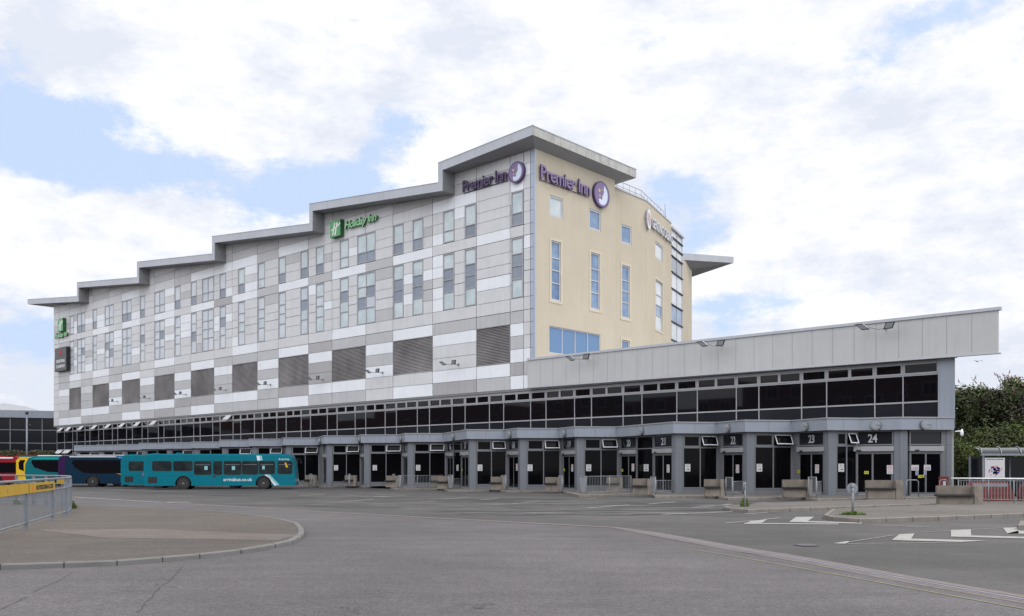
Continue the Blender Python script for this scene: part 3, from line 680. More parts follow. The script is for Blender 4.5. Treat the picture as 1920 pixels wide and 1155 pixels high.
# ------------------------------------------------------------------ hotel
ho = thing('hotel_building', 'large hotel block with grey panel cladding, cream end wall and sawtooth metal roof', 'building', tuple(HO.p(0, 0, 0)), math.atan2(HO.dy, HO.dx))
segs = [(-103.75, -85.06, 28.02, 26.10), (-85.06, -66.4, 28.08, 26.14), (-66.4, -47.63, 28.12, 26.16), (-47.63, -28.68, 28.14, 26.14), (-28.68, -9.79, 28.12, 26.22)]
LAST = (-9.79, 1.01, 27.9, 28.38)
def soffz(x):
    if x >= -9.24: return 27.2
    for a, b, z0, z1 in segs:
        if a+.55 <= x < b+.55: return z0 + (z1-z0)*(x-a)/(b-a) - .76
    return 27.2
TH = .74
for k, (a, b, z0, z1) in enumerate(segs):
    mb = MB(); y0, y1 = -1.43, 31
    sl2 = (z1-z0)/(b-a); xs = a if k == 0 else a+.0
    mb.extr(HO, [(xs, z0-TH), (b+.55, z1+sl2*.55-TH), (b+.55, z1+sl2*.55), (xs, z0)], y0+.02, y1, 1)
    mb.extr(HO, [(xs, z0-TH), (b+.56, z1+sl2*.55-TH), (b+.56, z1+sl2*.55), (xs, z0)], y0, y0+.02, 0)
    mb.extr(HO, [(xs-.02, z0), (b, z1), (b, z1+.05), (xs-.02, z0+.05)], y0-.03, y1, 0)
    if True:    # step up to the next bay: band on the front, boarded return behind it
        nz = segs[k+1][2] if k < 4 else LAST[2]
        mb.box(HO, b, b+.56, y0-.004, y0+.02, z1-.05, nz, 0)
        mb.box(HO, b, b+.55, y0+.02, .05, z1-.3, nz-.1, 0)
        zz = z1-TH+.02
        while zz < nz-TH: mb.box(HO, b+.55, b+.58, y0+.03, -.02, zz, zz+.13, 2); zz += .16
    mb.build('roof_canopy', [M['roof'], M['soffit'], M['plank']], ho)
# last canopy, rising to the corner and turning along the cream wall
mb = MB(); a, b, z0, z1 = LAST
for (yy0, yy1, mm) in ((-1.43, -1.41, 0),):
    mb.extr(HO, [(a, z0-TH), (b, z1-.72), (b, z1), (a, z0)], yy0, yy1, 0)
P = HO.p
def zr(x): return z0+(z1-z0)*(x-a)/(b-a)
mb.poly([P(a, -1.43, z0), P(b, -1.43, z1), P(b, 12.64, z1-.04), P(a, 12.64, z0)], 0)          # top
mb.poly([P(b, -1.43, z1-.72), P(b, 12.64, z1-.76), P(b, 12.64, z1-.04), P(b, -1.43, z1)], 1)    # end fascia
mb.poly([P(b, 12.64, z1-.76), P(a, 12.64, z0-TH), P(a, 12.64, z0), P(b, 12.64, z1-.04)], 0)
mb.poly([P(a, -1.41, z0-TH), P(a, .0, 27.2), P(.0, .0, 27.2), P(b, -1.41, z1-.72)], 2)        # soffits
mb.poly([P(b, -1.41, z1-.72), P(0, 0, 27.2), P(0, 10.9, 27.2), P(b, 12.64, z1-.76)], 2)
mb.poly([P(0, 10.9, 27.2), P(a, 10.9, 27.2), P(a, 12.64, z0-TH), P(b, 12.64, z1-.76)], 2)
mb.poly([P(a, -1.43, z0-TH), P(a, 12.64, z0-TH), P(a, 12.64, z0), P(a, -1.43, z0)], 0)
mb.extr(HO, [(a-.02, z0), (b+.03, z1), (b+.03, z1+.05), (a-.02, z0+.05)], -1.46, -1.35, 0)
mb.box(HO, b-.1, b+.03, -1.35, 12.67, z1-.03, z1+.045, 0)
for x in (-5.3, -1.2): mb.extr(HO, [(x, zr(x)-.73), (x+.015, zr(x)-.73), (x+.015, zr(x)), (x, zr(x))], -1.434, -1.42, 3)
mb.build('roof_canopy', [M['roof'], M['roofd'], M['soffit'], M['joint']], ho)

# cladding
cols = [-97.17, -95.2, -91.36, -87.21, -83.24, -77.89, -73.88, -68.6, -64.57, -59.28, -55.17, -49.72, -45.72, -40.46, -36.36, -30.88, -26.85, -21.49, -17.47, -12.04, -6.57, -2.69, -1.21, -.49, -.12]
rows = [8.10, 9.20, 10.27, 11.35, 12.42, 13.45, 14.45, 15.5, 16.6, 17.6, 18.45, 19.4, 20.45, 21.35, 22.35, 23.2, 24.2, 25.25, 26.2, 27.3, 28.4]
louv = {2, 4, 6, 8, 10, 12, 14, 16, 18, 20}
base = {0: 'llllll', 1: 'wmllwm', 2: 'wm---l', 3: 'mwmmlm', 4: 'mw---l', 5: 'mmwmwm', 6: 'wm---w', 7: 'mwmmwl', 8: 'dw---m', 9: 'mdwmwm', 10: 'wd---w', 11: 'mwmmwm', 12: 'mw---m', 13: 'mmwmwm', 14: 'wd---w', 15: 'mwddwd', 16: 'mw---m', 17: 'llwmwm', 18: 'wl---w', 19: 'dwllwm', 20: 'mw---m', 21: 'wdwmwm', 22: 'wmwlll', 23: 'llllll'}
b7 = {2: 'w', 4: 'w', 8: 'w', 12: 'w', 16: 'w', 6: 'm', 5: 'm', 1: 'm'}
b12 = {20: 'w', 18: 'w', 16: 'w', 14: 'w', 12: 'w', 10: 'w', 8: 'w', 6: 'w', 4: 'w', 11: 'd', 13: 'm', 15: 'm', 19: 'l', 17: 'm'}
b15 = {19: 'w', 18: 'l', 14: 'w', 12: 'w', 10: 'w', 13: 'm', 11: 'w', 20: 'l', 21: 'w', 16: 'l', 8: 'l', 9: 'm', 6: 'w'}
# windows: photo columns turned into places on the facade
wpx = [(130.7, 138.5), (144.5, 159.6), (173.9, 181.9), (196.2, 213.2), (228.7, 246.4), (262.6, 271.8), (289.5, 308.9), (327.5, 338.4), (358, 368.6), (378.9, 400.7), (411.6, 423.5), (446.2, 459.3), (483.3, 496.7), (522.3, 535.7), (563.2, 577.5), (592, 607.6), (637, 653.8), (669.5, 704), (737.5, 756.7), (773.5, 793.5), (830.5, 852), (871.3, 892.8), (958.5, 981.3)]
wins = [(HO.px(a), HO.px(b)) for a, b in wpx]
cb = MB(); key = {'w': 0, 'l': 1, 'm': 2, 'd': 3}
rr = random.Random(11)
jumps = [-84.5, -65.85, -47.08, -28.13, -9.24]
for ci in range(len(cols)-1):
    x0, x1 = cols[ci], cols[ci+1]
    for ri in range(len(rows)-1):
        z0, z1 = rows[ri], rows[ri+1]
        if ci in louv and ri in (2, 3, 4): continue
        winrow = (7 <= ri <= 11) or (13 <= ri <= 15)
        spans = [(x0, x1)]
        if winrow:
            for (wa, wb) in wins:
                ns = []
                for (a, b) in spans:
                    if wb <= a+.02 or wa >= b-.02: ns.append((a, b)); continue
                    if wa > a+.08: ns.append((a, wa))
                    if wb < b-.08: ns.append((wb, b))
                spans = ns
        js = [j for j in jumps]
        sp2 = []
        for (a, b) in spans:
            cut = [j for j in js if a+.01 < j < b-.01 and z1 > 25.2]
            pts = [a] + cut + [b]; sp2 += list(zip(pts, pts[1:]))
        for (a, b) in sp2:
            if ri < 6: ch = base[ci][ri]
            elif ri == 6: ch = b7.get(ci, 'l')
            elif ri == 12: ch = b12.get(ci, 'l')
            elif ri == 16: ch = b15.get(ci, 'l')
            elif winrow:
                ch = 'w' if (b-a) < 2.6 and rr.random() < .22 else ('m' if rr.random() < .1 else 'l')
                if ci in (20,) : ch = 'w' if ri == 8 else 'l'
            else: ch = rr.choice('llmlm')
            if ci >= 22 and ri > 5: ch = 'w' if ri in (11, 17) else 'l'
            ha = .025; hb = .02
            g0 = .035 if a == x0 else .015; g1 = .035 if b == x1 else .015
            gz0 = .035 if ri in (6, 12) or ri in (9,) else .016
            A, B_ = a+g0, b-g1
            ta, tb = min(z1-.016, soffz(A)+.02), min(z1-.016, soffz(B_)+.02)
            if ta <= z0+.03 and tb <= z0+.03: continue
            ta = max(ta, z0+gz0+.01); tb = max(tb, z0+gz0+.01)
            m_ = 4 if ci == 23 else key[ch]
            cb.extr(HO, [(A, z0+gz0), (B_, z0+gz0), (B_, tb), (A, ta)], 0.0, .10, m_)
cb.build('cladding', [M['white'], M['light'], M['mid'], M['dark'], M['corner']], ho)
mb = MB()
mb.box(HO, XL+.02, -.2, .11, .14, 8.09, 25.3)
pr = [(XL+.02, 25.3)] + [(-.2, 25.3), (-.2, 27.25), (-9.24, 27.25)]
for a, b, z0, z1 in reversed(segs):
    pr += [(b+.55, soffz(b+.5)), (max(a+.56, XL+.02), soffz(max(a+.56, XL+.02)))]
mb.extr(HO, pr, .11, .14)
mb.box(HO, XL, -.1, .02, .5, 7.93, 8.09, 0)
mb.build('backing_wall', M['joint'], ho)
# corner post
mb = MB(); mb.box(HO, -.12, .03, -.03, .12, 8.09, 27.2); mb.build('corner_trim', M['corner'], ho)
# body behind
mb = MB(); mb.box(HO, XL, -8, .3, 28, 8, 25.4); mb.box(HO, -8, -.3, .3, 10, 8, 25.4); mb.box(HO, -9, -1, .32, 9.9, 25.4, 27.1)
mb.build('building_core', M['mid'], ho)
mb = MB(); mb.box(HO, XL-.02, XL+.04, 0, 30, 8, 26.6); mb.build('left_end_wall', M['light'], ho)
# louvres
for ci in sorted(louv):
    x0, x1 = cols[ci]+.03, cols[ci+1]-.03
    mb = MB(); z = 10.33
    while z < 13.38:
        mb.poly([HO.p(x0, .02, z), HO.p(x1, .02, z), HO.p(x1, .08, z+.085), HO.p(x0, .08, z+.085)], 0)
        mb.poly([HO.p(x0, .02, z), HO.p(x0, .05, z-.01), HO.p(x1, .05, z-.01), HO.p(x1, .02, z)], 0); z += .128
    mb.box(HO, x0, x1, .095, .105, 10.28, 13.44, 1)
    mb.box(HO, x0, x1, -.01, .09, 10.27, 10.33, 0); mb.box(HO, x0, x1, -.005, .09, 13.40, 13.45, 0)
    mb.box(HO, x0-.02, x0+.03, -.004, .1, 10.33, 13.40, 0); mb.box(HO, x1-.03, x1+.02, -.004, .1, 10.33, 13.40, 0)
    mb.build('louvre', [M['louvre'], M['near_black']], ho)
# windows of the long face
for k, (wa, wb) in enumerate(wins):
    dbl = (wb-wa) > 2.0
    xd = [(wa+wb)/2] if dbl else []
    rr = random.Random(k*3+1)
    def pick(i, j, k=k, rr=rr):
        if k < 13: return rr.choice([0, 2, 2, 2, 1])
        return rr.choice([0, 0, 1])
    def pick_u(i, j, k=k):
        if k < 11: return [1, 2][j] if (k*7 % 3) else 2
        return [1 if k % 4 else 0, 0][j]
    def pick_t(i, j, k=k, rr=rr):
        if j in (0, 3): return 2 if k < 15 else 0
        if k < 12: return rr.choice([2, 2, 0, 1])
        return 1 if k > 17 else rr.choice([0, 1, 1, 2])
    ww = [M['pane_c'], M['pane_d'], M['pane_w']]
    window_box(HO, wa+.02, wb-.02, 21.40, 24.18, xd, [22.42], ho, y=-.015, fw=.09, depth=.11, fmat=M['frame'], pm=ww, pick=pick_u, glassy=.07, mull=.075)
    window_box(HO, wa+.02, wb-.02, 15.53, 20.43, xd, [17.05, 18.12, 19.1], ho, y=-.015, fw=.09, depth=.11, fmat=M['frame'], pm=ww, pick=pick_t, glassy=.07, mull=.075)

# cream end wall
C1 = Fr((1.83, 72.06), (HO.dx*0-HO.dy, HO.dx))    # along d
C1 = Fr((1.83, 72.06), (.6751, .7377))
p1 = C1.p(10.8, 0, 0)
C2o = (9.29, 81.3); C2 = Fr(C2o, (.6577, .7534)); C3 = Fr((12.62, 85.1), (.427, .904)); C4 = Fr((16.42, 93.15), (.427, .904))
L2, L3, L4 = C2.px(1210.8), C3.px(1258.5), C4.px(1279)
def wall_holes(mb, fr, x0, x1, z0, z1, holes, depth, m=0, mr=1):
    xs = sorted({x0, x1} | {h[0] for h in holes} | {h[1] for h in holes}); zs = sorted({z0, z1} | {h[2] for h in holes} | {h[3] for h in holes})
    for a, b in zip(xs, xs[1:]):
        for c, d in zip(zs, zs[1:]):
            if any(h[0] <= (a+b)/2 <= h[1] and h[2] <= (c+d)/2 <= h[3] for h in holes): continue
            mb.poly([fr.p(a, 0, c), fr.p(b, 0, c), fr.p(b, 0, d), fr.p(a, 0, d)], m)
    for a, b, c, d in holes:
        mb.poly([fr.p(a, 0, c), fr.p(a, 0, d), fr.p(a, depth, d), fr.p(a, depth, c)], mr); mb.poly([fr.p(b, 0, d), fr.p(b, 0, c), fr.p(b, depth, c), fr.p(b, depth, d)], mr)
        mb.poly([fr.p(a, 0, c), fr.p(a, depth, c), fr.p(b, depth, c), fr.p(b, 0, c)], mr); mb.poly([fr.p(a, 0, d), fr.p(b, 0, d), fr.p(b, depth, d), fr.p(a, depth, d)], mr)
        mb.poly([fr.p(a, depth, c), fr.p(b, depth, c), fr.p(b, depth, d), fr.p(a, depth, d)], 2)
def rect(fr, pa, pb, ta, ba):
    xa_, za = fr.at(pa, ta); _, zb_ = fr.at(pa, ba); return (xa_, fr.px(pb), zb_, za)
cream = MB()
CW = [(C1, .02, 10.8, 27.25, [('sq', rect(C1, 1030.6, 1055.6, 364.7, 403.3)), ('sq', rect(C1, 1104.7, 1126.6, 390.4, 427.9)), ('tall', rect(C1, 1033.4, 1051.4, 450, 562)), ('tall', rect(C1, 1107.6, 1124.8, 472.3, 578.6)), ('big', rect(C1, 1030.1, 1125.7, 610.4, 661))]),
      (C2, 0, L2, 26.9, [('sq', rect(C2, 1164.6, 1183.8, 419.2, 454)), ('tall', rect(C2, 1165.8, 1180.8, 495.8, 595)), ('low', rect(C2, 1165.8, 1180.8, 636.5, 668))]),
      (C3, 0, L3, 26.9, [('sq', rect(C3, 1228.6, 1243.1, 451.4, 481.6)), ('tall', rect(C3, 1229.0, 1242.4, 522.8, 616))])]
for fr, x0, x1, zt, hs in CW:
    wall_holes(cream, fr, x0, x1, 8, zt, [h for _, h in hs], .16)
    for k, (kd, (a, b, c, d)) in enumerate(hs):
        if kd != 'big' and kd != 'sq':      # raised render surround
            t = .22; o_ = -.035
            cream.box(fr, a-t, b+t, o_, .0, d, d+t, 3); cream.box(fr, a-t, b+t, o_, 0, c-t, c, 3); cream.box(fr, a-t, a, o_, 0, c, d, 3); cream.box(fr, b, b+t, o_, 0, c, d, 3)
        fm_ = M['frame_l']; pm = [M['pane_b'], M['pane_c'], M['pane_w']]
        bright = fr is C3
        if kd == 'sq': window_box(fr, a+.02, b-.02, c+.02, d-.02, [], [], ho, y=.04, fw=.12, depth=.1, fmat=fm_, pm=pm, pick=lambda i, j, k=k, q=bright: 2 if q else (1 if (k == 0 and fr is C1) else 0), glassy=.07)
        elif kd == 'big': window_box(fr, a+.02, b-.02, c, d-.02, [a+(b-a)*q for q in (.25, .5, .75)], [], ho, y=.06, fw=.06, depth=.09, fmat=fm_, pm=[M['pane_s']], glassy=.05, mull=.07)
        elif kd == 'low': window_box(fr, a+.02, b-.02, c, d-.02, [], [], ho, y=.05, fw=.1, depth=.1, fmat=fm_, pm=pm, glassy=.07)
        else:
            hh = d-c; window_box(fr, a+.02, b-.02, c+.02, d-.02, [], [c+hh*.295, c+hh*.51, c+hh*.715], ho, y=.04, fw=.10, depth=.11, fmat=fm_, pm=pm, pick=lambda i, j, q=bright: 2 if q and j != 1 else 0, glassy=.07)
# pilaster step and joints
s1 = C1.p(10.8, 0, 0)
cream.poly([C1.p(10.8, 0, 8), Vector((C2o[0], C2o[1], 8)), Vector((C2o[0], C2o[1], 27.2)), C1.p(10.8, 0, 27.2)], 0)
for (fr, x) in ((C2, .35), (C2, L2-.02)): cream.box(fr, x, x+.03, -.004, .01, 8, 26.8, 3)
cream.build('end_wall', [M['cream'], M['cream2'], M['near_black'], M['cream2']], ho)
# parapet cap and core
mb = MB()
for fr, x0, x1 in ((C2, -.1, L2), (C3, 0, L3)): mb.box(fr, x0, x1, -.06, .25, 26.9, 27.04)
mb.build('parapet_cap', M['frame_l'], ho)
mb = MB(); q = [HO.p(-1.2, 9.9, 0), C2.p(.05, .3, 0), C2.p(L2, .35, 0), C3.p(L3, .4, 0), C4.p(L4, .4, 0), HO.p(-9, 29, 0), HO.p(-9, 10.2, 0)]
mb.prism([(p.x, p.y) for p in q], 8, 26.7); mb.build('end_core', M['mid'], ho)
# glazed stair tower
o = None; mb = MB(); zs = [CH+(HZ-y)/F0*93.15 for y in (428.5, 443, 460.8, 478.4, 508.6, 539.7, 569.9, 602, 636.3, 668)]
for z in zs[1:-1]: mb.box(C4, -.02, L4+.12, -.10, .06, z-.06, z+.05, 1)
mb.box(C4, -.05, L4+.2, -.2, .3, zs[0], zs[0]+.22, 0)
for x in (.0, L4*.5, L4-.06): mb.box(C4, x, x+.07, -.04, .05, 8, zs[0], 0)
o = mb.build('stair_tower', [M['frame_l'], M['black']], ho)
pb = MB()
for j, (b_, t_) in enumerate(zip(zs[1:], zs)): 
    pb.poly([C4.p(0, .02, b_), C4.p(L4, .02, b_), C4.p(L4, .02, t_), C4.p(0, .02, t_)], 1 if j == 3 else (2 if j in (6,) else 0))
pb.build('pane', [M['pane_w'], M['pane_d'], M['pane_b']], o)
# far cream wing with its canopy
e4 = C4.p(L4, .1, 0); W1 = Fr((e4.x-.3, e4.y+1.2), (20.75-e4.x+.3, 104.2-e4.y-1.2)); wl = math.hypot(20.75-e4.x+.3, 104.2-e4.y-1.2)
mb = MB(); mb.box(W1, 0, wl, 0, 12, 8, 25.0); 
mb.build('rear_wing_wall', M['cream'], ho)
for (y_t, y_b) in ((522, 549), (578, 632)):
    x_, zt_ = W1.at(1283.5, y_t); _, zb_ = W1.at(1283.5, y_b)
    window_box(W1, .3, 1.9, zb_, zt_, [], [zb_+(zt_-zb_)*.5] if y_t > 570 else [], ho, y=-.03, fw=.08, depth=.1, fmat=M['frame'], pm=[M['pane_w']], glassy=.05)
mb = MB()
def L3d(px, py, Y): return Vector(((px-960)/F0*Y, Y, CH+(HZ-py)/F0*Y))
tA, tB = L3d(1276, 474, 101), L3d(1375.5, 481.5, 108); bA, bB = L3d(1276, 487, 101), L3d(1375.5, 493, 108); bc = L3d(1296, 504.5, 103.6); bd = L3d(1276, 492, 103)
back = Vector((-6, 14, 0))
mb.poly([bA, bB, tB, tA], 0); mb.poly([tA, tB, tB+back, tA+back], 0); mb.poly([bB, bB+back, tB+back, tB], 0); mb.poly([bA, bc, bB], 1); mb.poly([bA, bd, bc], 1); mb.poly([bB, bc, bc+back, bB+back], 1)
mb.build('roof_canopy', [M['roof'], M['soffit']], ho)
# roof safety rail on the end wall
mb = MB(); pts = [C2.p(x, .5, 0) for x in [0+L2*i/5 for i in range(6)]] + [C3.p(L3*i/8, .5, 0) for i in range(1, 8)]
for p in pts: mb.tube([(p.x, p.y, 26.95), (p.x, p.y, 27.95)], .022, 6)
for z in (27.5, 27.95): mb.tube([(p.x, p.y, z) for p in pts], .022, 6, m=1 if z > 27.6 else 0)
p = C3.p(L3-.15, .6, 0); mb.tube([(p.x, p.y, 26.9), (p.x, p.y, 29.0)], .04, 6, m=0); mb.disc(C3, L3-.1, 27.5, .2, .2, .5, .9, 0, 12)
mb.build('roof_rail', [M['galv'], M['redpl']], ho)

# ------------------------------------------------------------------ signs
def moon_disc(mb, fr, cx, cz, r, y):
    mb.disc(fr, cx, cz, r, r, y-.24, y-.02, 0, 48, ms=1)
    mb.disc(fr, cx, cz, r*.90, r*.92, y-.246, y-.24, 2, 48)
    # crescent with a face profile
    out = []; n = 22
    for k in range(n+1):
        a = R(68 - 190*k/n); out.append((cx+.02*r+.70*r*math.cos(a), cz-.02*r+.80*r*math.sin(a)))
    inn = [(-.40, -.40), (-.22, -.36), (-.08, -.44), (.02, -.36), (.04, -.26), (-.02, -.18), (.10, -.08), (.20, .08), (.24, .26), (.22, .45), (.24, .62)]
    inn = [(cx+a*r, cz+b*r) for a, b in inn]
    m = min(len(out), 23); o_ = out
    pr = o_ + inn
    # triangulate by strips between outer arc and inner profile
    for k in range(len(out)-1):
        t0, t1 = k/(len(out)-1), (k+1)/(len(out)-1)
        def at(t):
            q = (1-t)*(len(inn)-1); i = min(int(q), len(inn)-2); f = q-i; return (inn[i][0]*(1-f)+inn[i+1][0]*f, inn[i][1]*(1-f)+inn[i+1][1]*f)
        a, b = at(t0), at(t1)
        mb.poly([fr.p(*(lambda q: (q[0], y-.262, q[1]))(q)) for q in (out[k], a, b, out[k+1])][::-1], 3)
    for (sx, sz, sr, k) in ((-.32, .24, .17, 8), (.05, .36, .08, 6), (-.28, -.14, .11, 6)):
        pts = []
        for i in range(k*2):
            a = math.pi*i/k; rad = sr*r*(1 if i % 2 == 0 else .45); pts.append((cx+sx*r+rad*math.cos(a), cz+sz*r+rad*math.sin(a)))
        mb.poly([fr.p(px_, y-.262, pz_) for px_, pz_ in pts], 4)
def brand(fr, xa, xb, zb, hcap, disc, label):
    t = thing('wall_sign', label, 'sign', tuple(fr.p(xa, -.1, zb)))
    mb = MB(); me = fit(text('Premier Inn', .07, 0, .014, .92), xb-xa, hcap); mb.mesh(fr, me, xa, zb, -.20, 0, 1)
    mb.build('lettering', [M['purple_l'] if fr is C1 else M['purple_f'], M['purple']], t)  # long-face letters use a darker copy, shade put into the purple
    mb = MB(); mb.tube([fr.p(xa, -.06, zb-.04), fr.p(xb, -.06, zb-.04)], .03, 5); mb.tube([fr.p(xa, -.06, zb+hcap*.5), fr.p(xb, -.06, zb+hcap*.5)], .02, 5); mb.build('mounting_rail', M['purple'], t)
    mb = MB(); moon_disc(mb, fr, *disc, -.02); mb.build('moon_disc', [M['purple'], M['purple'], M['purple_l'], M['moon'], M['gold']], t)
x0, z0 = HO.at(866.3, 360.4, .3); x1, _ = HO.at(948.5, 338, .3); dx, dz = HO.at(967.0, 322.3, .3)
brand(HO, x0, x1, z0, .98, (dx, dz, .86), 'purple hotel lettering with moon disc on the grey panelled face under the top roof')
x0, z0 = C1.at(1015.2, 334.3, .3); x1, z1_ = C1.at(1108, 367.5, .3); dx, dz = C1.at(1129.2, 364.5, .3)
brand(C1, x0, x1, (z0+z1_)/2, 1.13, (dx, dz, 1.12), 'purple hotel lettering with moon disc on the cream end wall')
def hmark(mb, fr, x0, x1, z0, z1, y, m):
    w_, h_ = x1-x0, z1-z0
    q = lambda u, v: fr.p(x0+u*w_, y, z0+v*h_)
    for pts in ([(.20, .12), (.31, .12), (.52, .86), (.41, .86)], [(.42, .08), (.54, .08), (.76, .84), (.64, .84)], [(.10, .40), (.10, .46), (.36, .54), (.62, .60), (.98, .80), (.98, .70), (.66, .51), (.34, .46)]):
        mb.poly([q(*p) for p in pts], m)
def holiday(xa, xb, zb, zt, tx0, tx1, tz, th, label):
    t = thing('wall_sign', label, 'sign', tuple(HO.p(xa, -.1, zb)))
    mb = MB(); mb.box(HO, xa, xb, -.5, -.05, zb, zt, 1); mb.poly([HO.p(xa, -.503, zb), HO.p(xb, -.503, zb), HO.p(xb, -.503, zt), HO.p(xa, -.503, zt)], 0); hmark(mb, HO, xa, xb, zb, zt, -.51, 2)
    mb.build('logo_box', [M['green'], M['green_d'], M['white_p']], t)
    mb = MB(); me = fit(text('Holiday Inn', .09, .28, .02, .92), tx1-tx0, th); mb.mesh(HO, me, tx0, tz, -.2, 0, 1); mb.build('lettering', [M['green_l'], M['green_d']], t)
xa, zt = HO.at(618.9, 416, .5); xb, _ = HO.at(638, 411, .5); _, zb = HO.at(618.9, 446.2, .5); t0, tz = HO.at(645.8, 434.5, .3); t1, _ = HO.at(705.5, 418, .3)
holiday(xa, xb, zb, zt, t0, t1, tz, .98, 'green hotel sign with white H and slanted lettering in the middle of the roofline')
xa, zt = HO.at(108.2, 598.5, .5); xb, _ = HO.at(117.8, 597, .5); _, zb = HO.at(108.2, 622.6, .5); t0, tz = HO.at(102.8, 637.5, .3); t1, _ = HO.at(125.5, 629, .3)
holiday(xa, xb, zb, zt, t0, t1, tz, .95, 'small green hotel sign stacked above its lettering at the far left corner')
t = thing('wall_sign', 'charcoal casino sign panel with red oval at the far left corner of the hotel', 'sign', tuple(HO.p(-96, -.1, 14)))
xa, zt = HO.at(102.7, 654, .6); xb, _ = HO.at(124.3, 649, .6); _, zb = HO.at(102.7, 697.6, .6)
mb = MB(); mb.box(HO, xa, xb, -.6, -.05, zb, zt, 0); mb.poly([HO.p(xa+.05, -.604, zb+.05), HO.p(xb-.05, -.604, zb+.05), HO.p(xb-.05, -.604, zt-.05), HO.p(xa+.05, -.604, zt-.05)], 1); mb.build('panel', [M['black'], M['sign_k']], t)
mb = MB(); wd = xb-xa
for s_, zz in (('GENTING', .36), ('CASINO', .14)):
    me = fit(text(s_, .004, 0, .014), wd*.74, .46); mb.mesh(HO, me, xa+wd*.13, zb+(zt-zb)*zz, -.612)
mb.build('lettering', M['white_p'], t)
mb = MB(); cx, cz = (xa+xb)/2, zb+(zt-zb)*.78
for k in range(7): mb.disc(HO, cx-.33+.11*k, cz, .04, .5*math.sqrt(max(.1, 1-((k-3)/3.6)**2)), -.62, -.606, 0, 12)
mb.build('emblem', M['red'], t)
t = thing('wall_sign', 'pale casino lettering with round emblem high on the curved cream wall', 'sign', tuple(C3.p(1, -.1, 24)))
_, zb = C3.at(1224.5, 418, .2); xs0 = C3.px(1223.5, .2); xs1 = L3-.15
_, zb = C3.at(1240, 433, .2)
mb = MB(); me = fit(text('GENTING CASINO', .07, 0, .012, .95), xs1-xs0, .95); mb.mesh(C3, me, xs0, zb-.35, -.15, 0, 1); mb.build('lettering', [M['bwhite'], M['inkg']], t)
mb = MB(); cx, cz = C3.at(1217, 411, .2)
mb.disc(C3, cx, cz, .62, .95, -.22, -.02, 0, 24, ms=2)
for k in range(5): mb.disc(C3, cx-.36+.18*k, cz, .055, .7*math.sqrt(max(.15, 1-((k-2)/2.6)**2)), -.24, -.22, 1, 10)
mb.build('emblem', [M['bwhite'], mat('pale_pink', (.52, .38, .40), .5), M['inkg']], t)

# ------------------------------------------------------------------ floodlights, lamps, camera
def flood(fr, px, py, off, label, px2=None, py2=None, scale=1.0):
    x, z = fr.at(px, py, off); x2 = fr.px(px2, off) if px2 else x-1.6*scale; z2 = fr.at(px2, py2, off)[1] if px2 else z
    t = thing('floodlight', label, 'floodlight', tuple(fr.p(x, -.1, z)), 0, 'floodlights along the front')
    mb = MB(); mb.tube([fr.p(x2+.2, -off, z2-.05), fr.p((x+x2)/2+.1, -off*.9, z-.16), fr.p(x, -off*.9, z-.12)], .025, 5); mb.tube([fr.p((x+x2)/2+.3, 0, z-.12), fr.p((x+x2)/2+.3, -off*.9, z-.14)], .03, 5)
    mb.box(fr, (x+x2)/2+.2, (x+x2)/2+.4, -.03, 0, z-.22, z-.02); mb.build('arm', M['galv'], t)
    for (xx, zz, turn) in ((x, z, 1), (x2, z2, -1)):
        mb = MB(); w_, h_ = .27*scale, .20*scale
        if turn < 0: w_ = .24*scale
        def Q(u, v, d, xx=xx, zz=zz, turn=turn):   # tilted down head
            ca, sa = math.cos(R(50)), math.sin(R(50))
            return fr.p(xx+u+(v*.5 if turn > 0 else -v*1.1), -off-.0 - v*ca*.0 - d*sa - (-v)*-.25, zz+v-d*.2)
        for d0, m_ in ((0, 0),):
            c = [Q(-w_, -h_, .12), Q(w_, -h_, .12), Q(w_, h_, .12), Q(-w_, h_, .12)]; e = [Q(-w_, -h_, 0), Q(w_, -h_, 0), Q(w_, h_, 0), Q(-w_, h_, 0)]
            mb.poly(c, 0); mb.poly(e[::-1], 0)
            for i in range(4): mb.poly([e[i], e[(i+1) % 4], c[(i+1) % 4], c[i]], 0 if turn > 0 else 2)
            g = [Q(-w_*.8, -h_*.72, .125), Q(w_*.8, -h_*.72, .125), Q(w_*.8, h_*.72, .125), Q(-w_*.8, h_*.72, .125)]; mb.poly(g, 1)
        mb.build('lamp_head', [M['lamp'], M['lampg'], M['galv']], t)
fl = [(211, 750.5), (271, 744), (338.7, 736.7), (413.5, 728.3), (497.7, 718), (596.4, 708), (708.4, 694.5), (851.4, 678.8)]
nm = ['first', 'second', 'third', 'fourth', 'fifth', 'sixth', 'seventh', 'eighth']
for i, (a, b) in enumerate(fl): flood(HO, a, b, .9, 'twin black floodlight on the grey cladding, %s from the left' % nm[i], scale=.85)
for (a, b, c, d, s_) in ((1100, 668, 1070.5, 671.5, 'left end of the fascia'), (1352, 642.5, 1318, 644.5, 'middle of the fascia'), (1668, 609.5, 1617.5, 612.5, 'right end of the fascia')):
    flood(HO, a, b, 1.2, 'twin floodlight on a bracket at the ' + s_, c, d, .95)
rl = [(599, 830), (673, 827.6), (751, 826), (849, 821.7), (954.5, 818), (1056.5, 817), (1200.8, 812.5), (1362, 807), (1508, 804), (1642, 800.8), (1735.5, 798)]
lab = ['door 13', 'door 14', 'door 15', 'doors 16 and 17', 'door 18', 'door 19', 'doors 20 and 21', 'door 22', 'door 23', 'door 24', 'the unnumbered end door']
cfr = [Fr((a.x, a.y), (b.x-a.x, b.y-a.y)) for a, b in zip(cline, cline[1:])]; clen = [(b-a).length for a, b in zip(cline, cline[1:])]
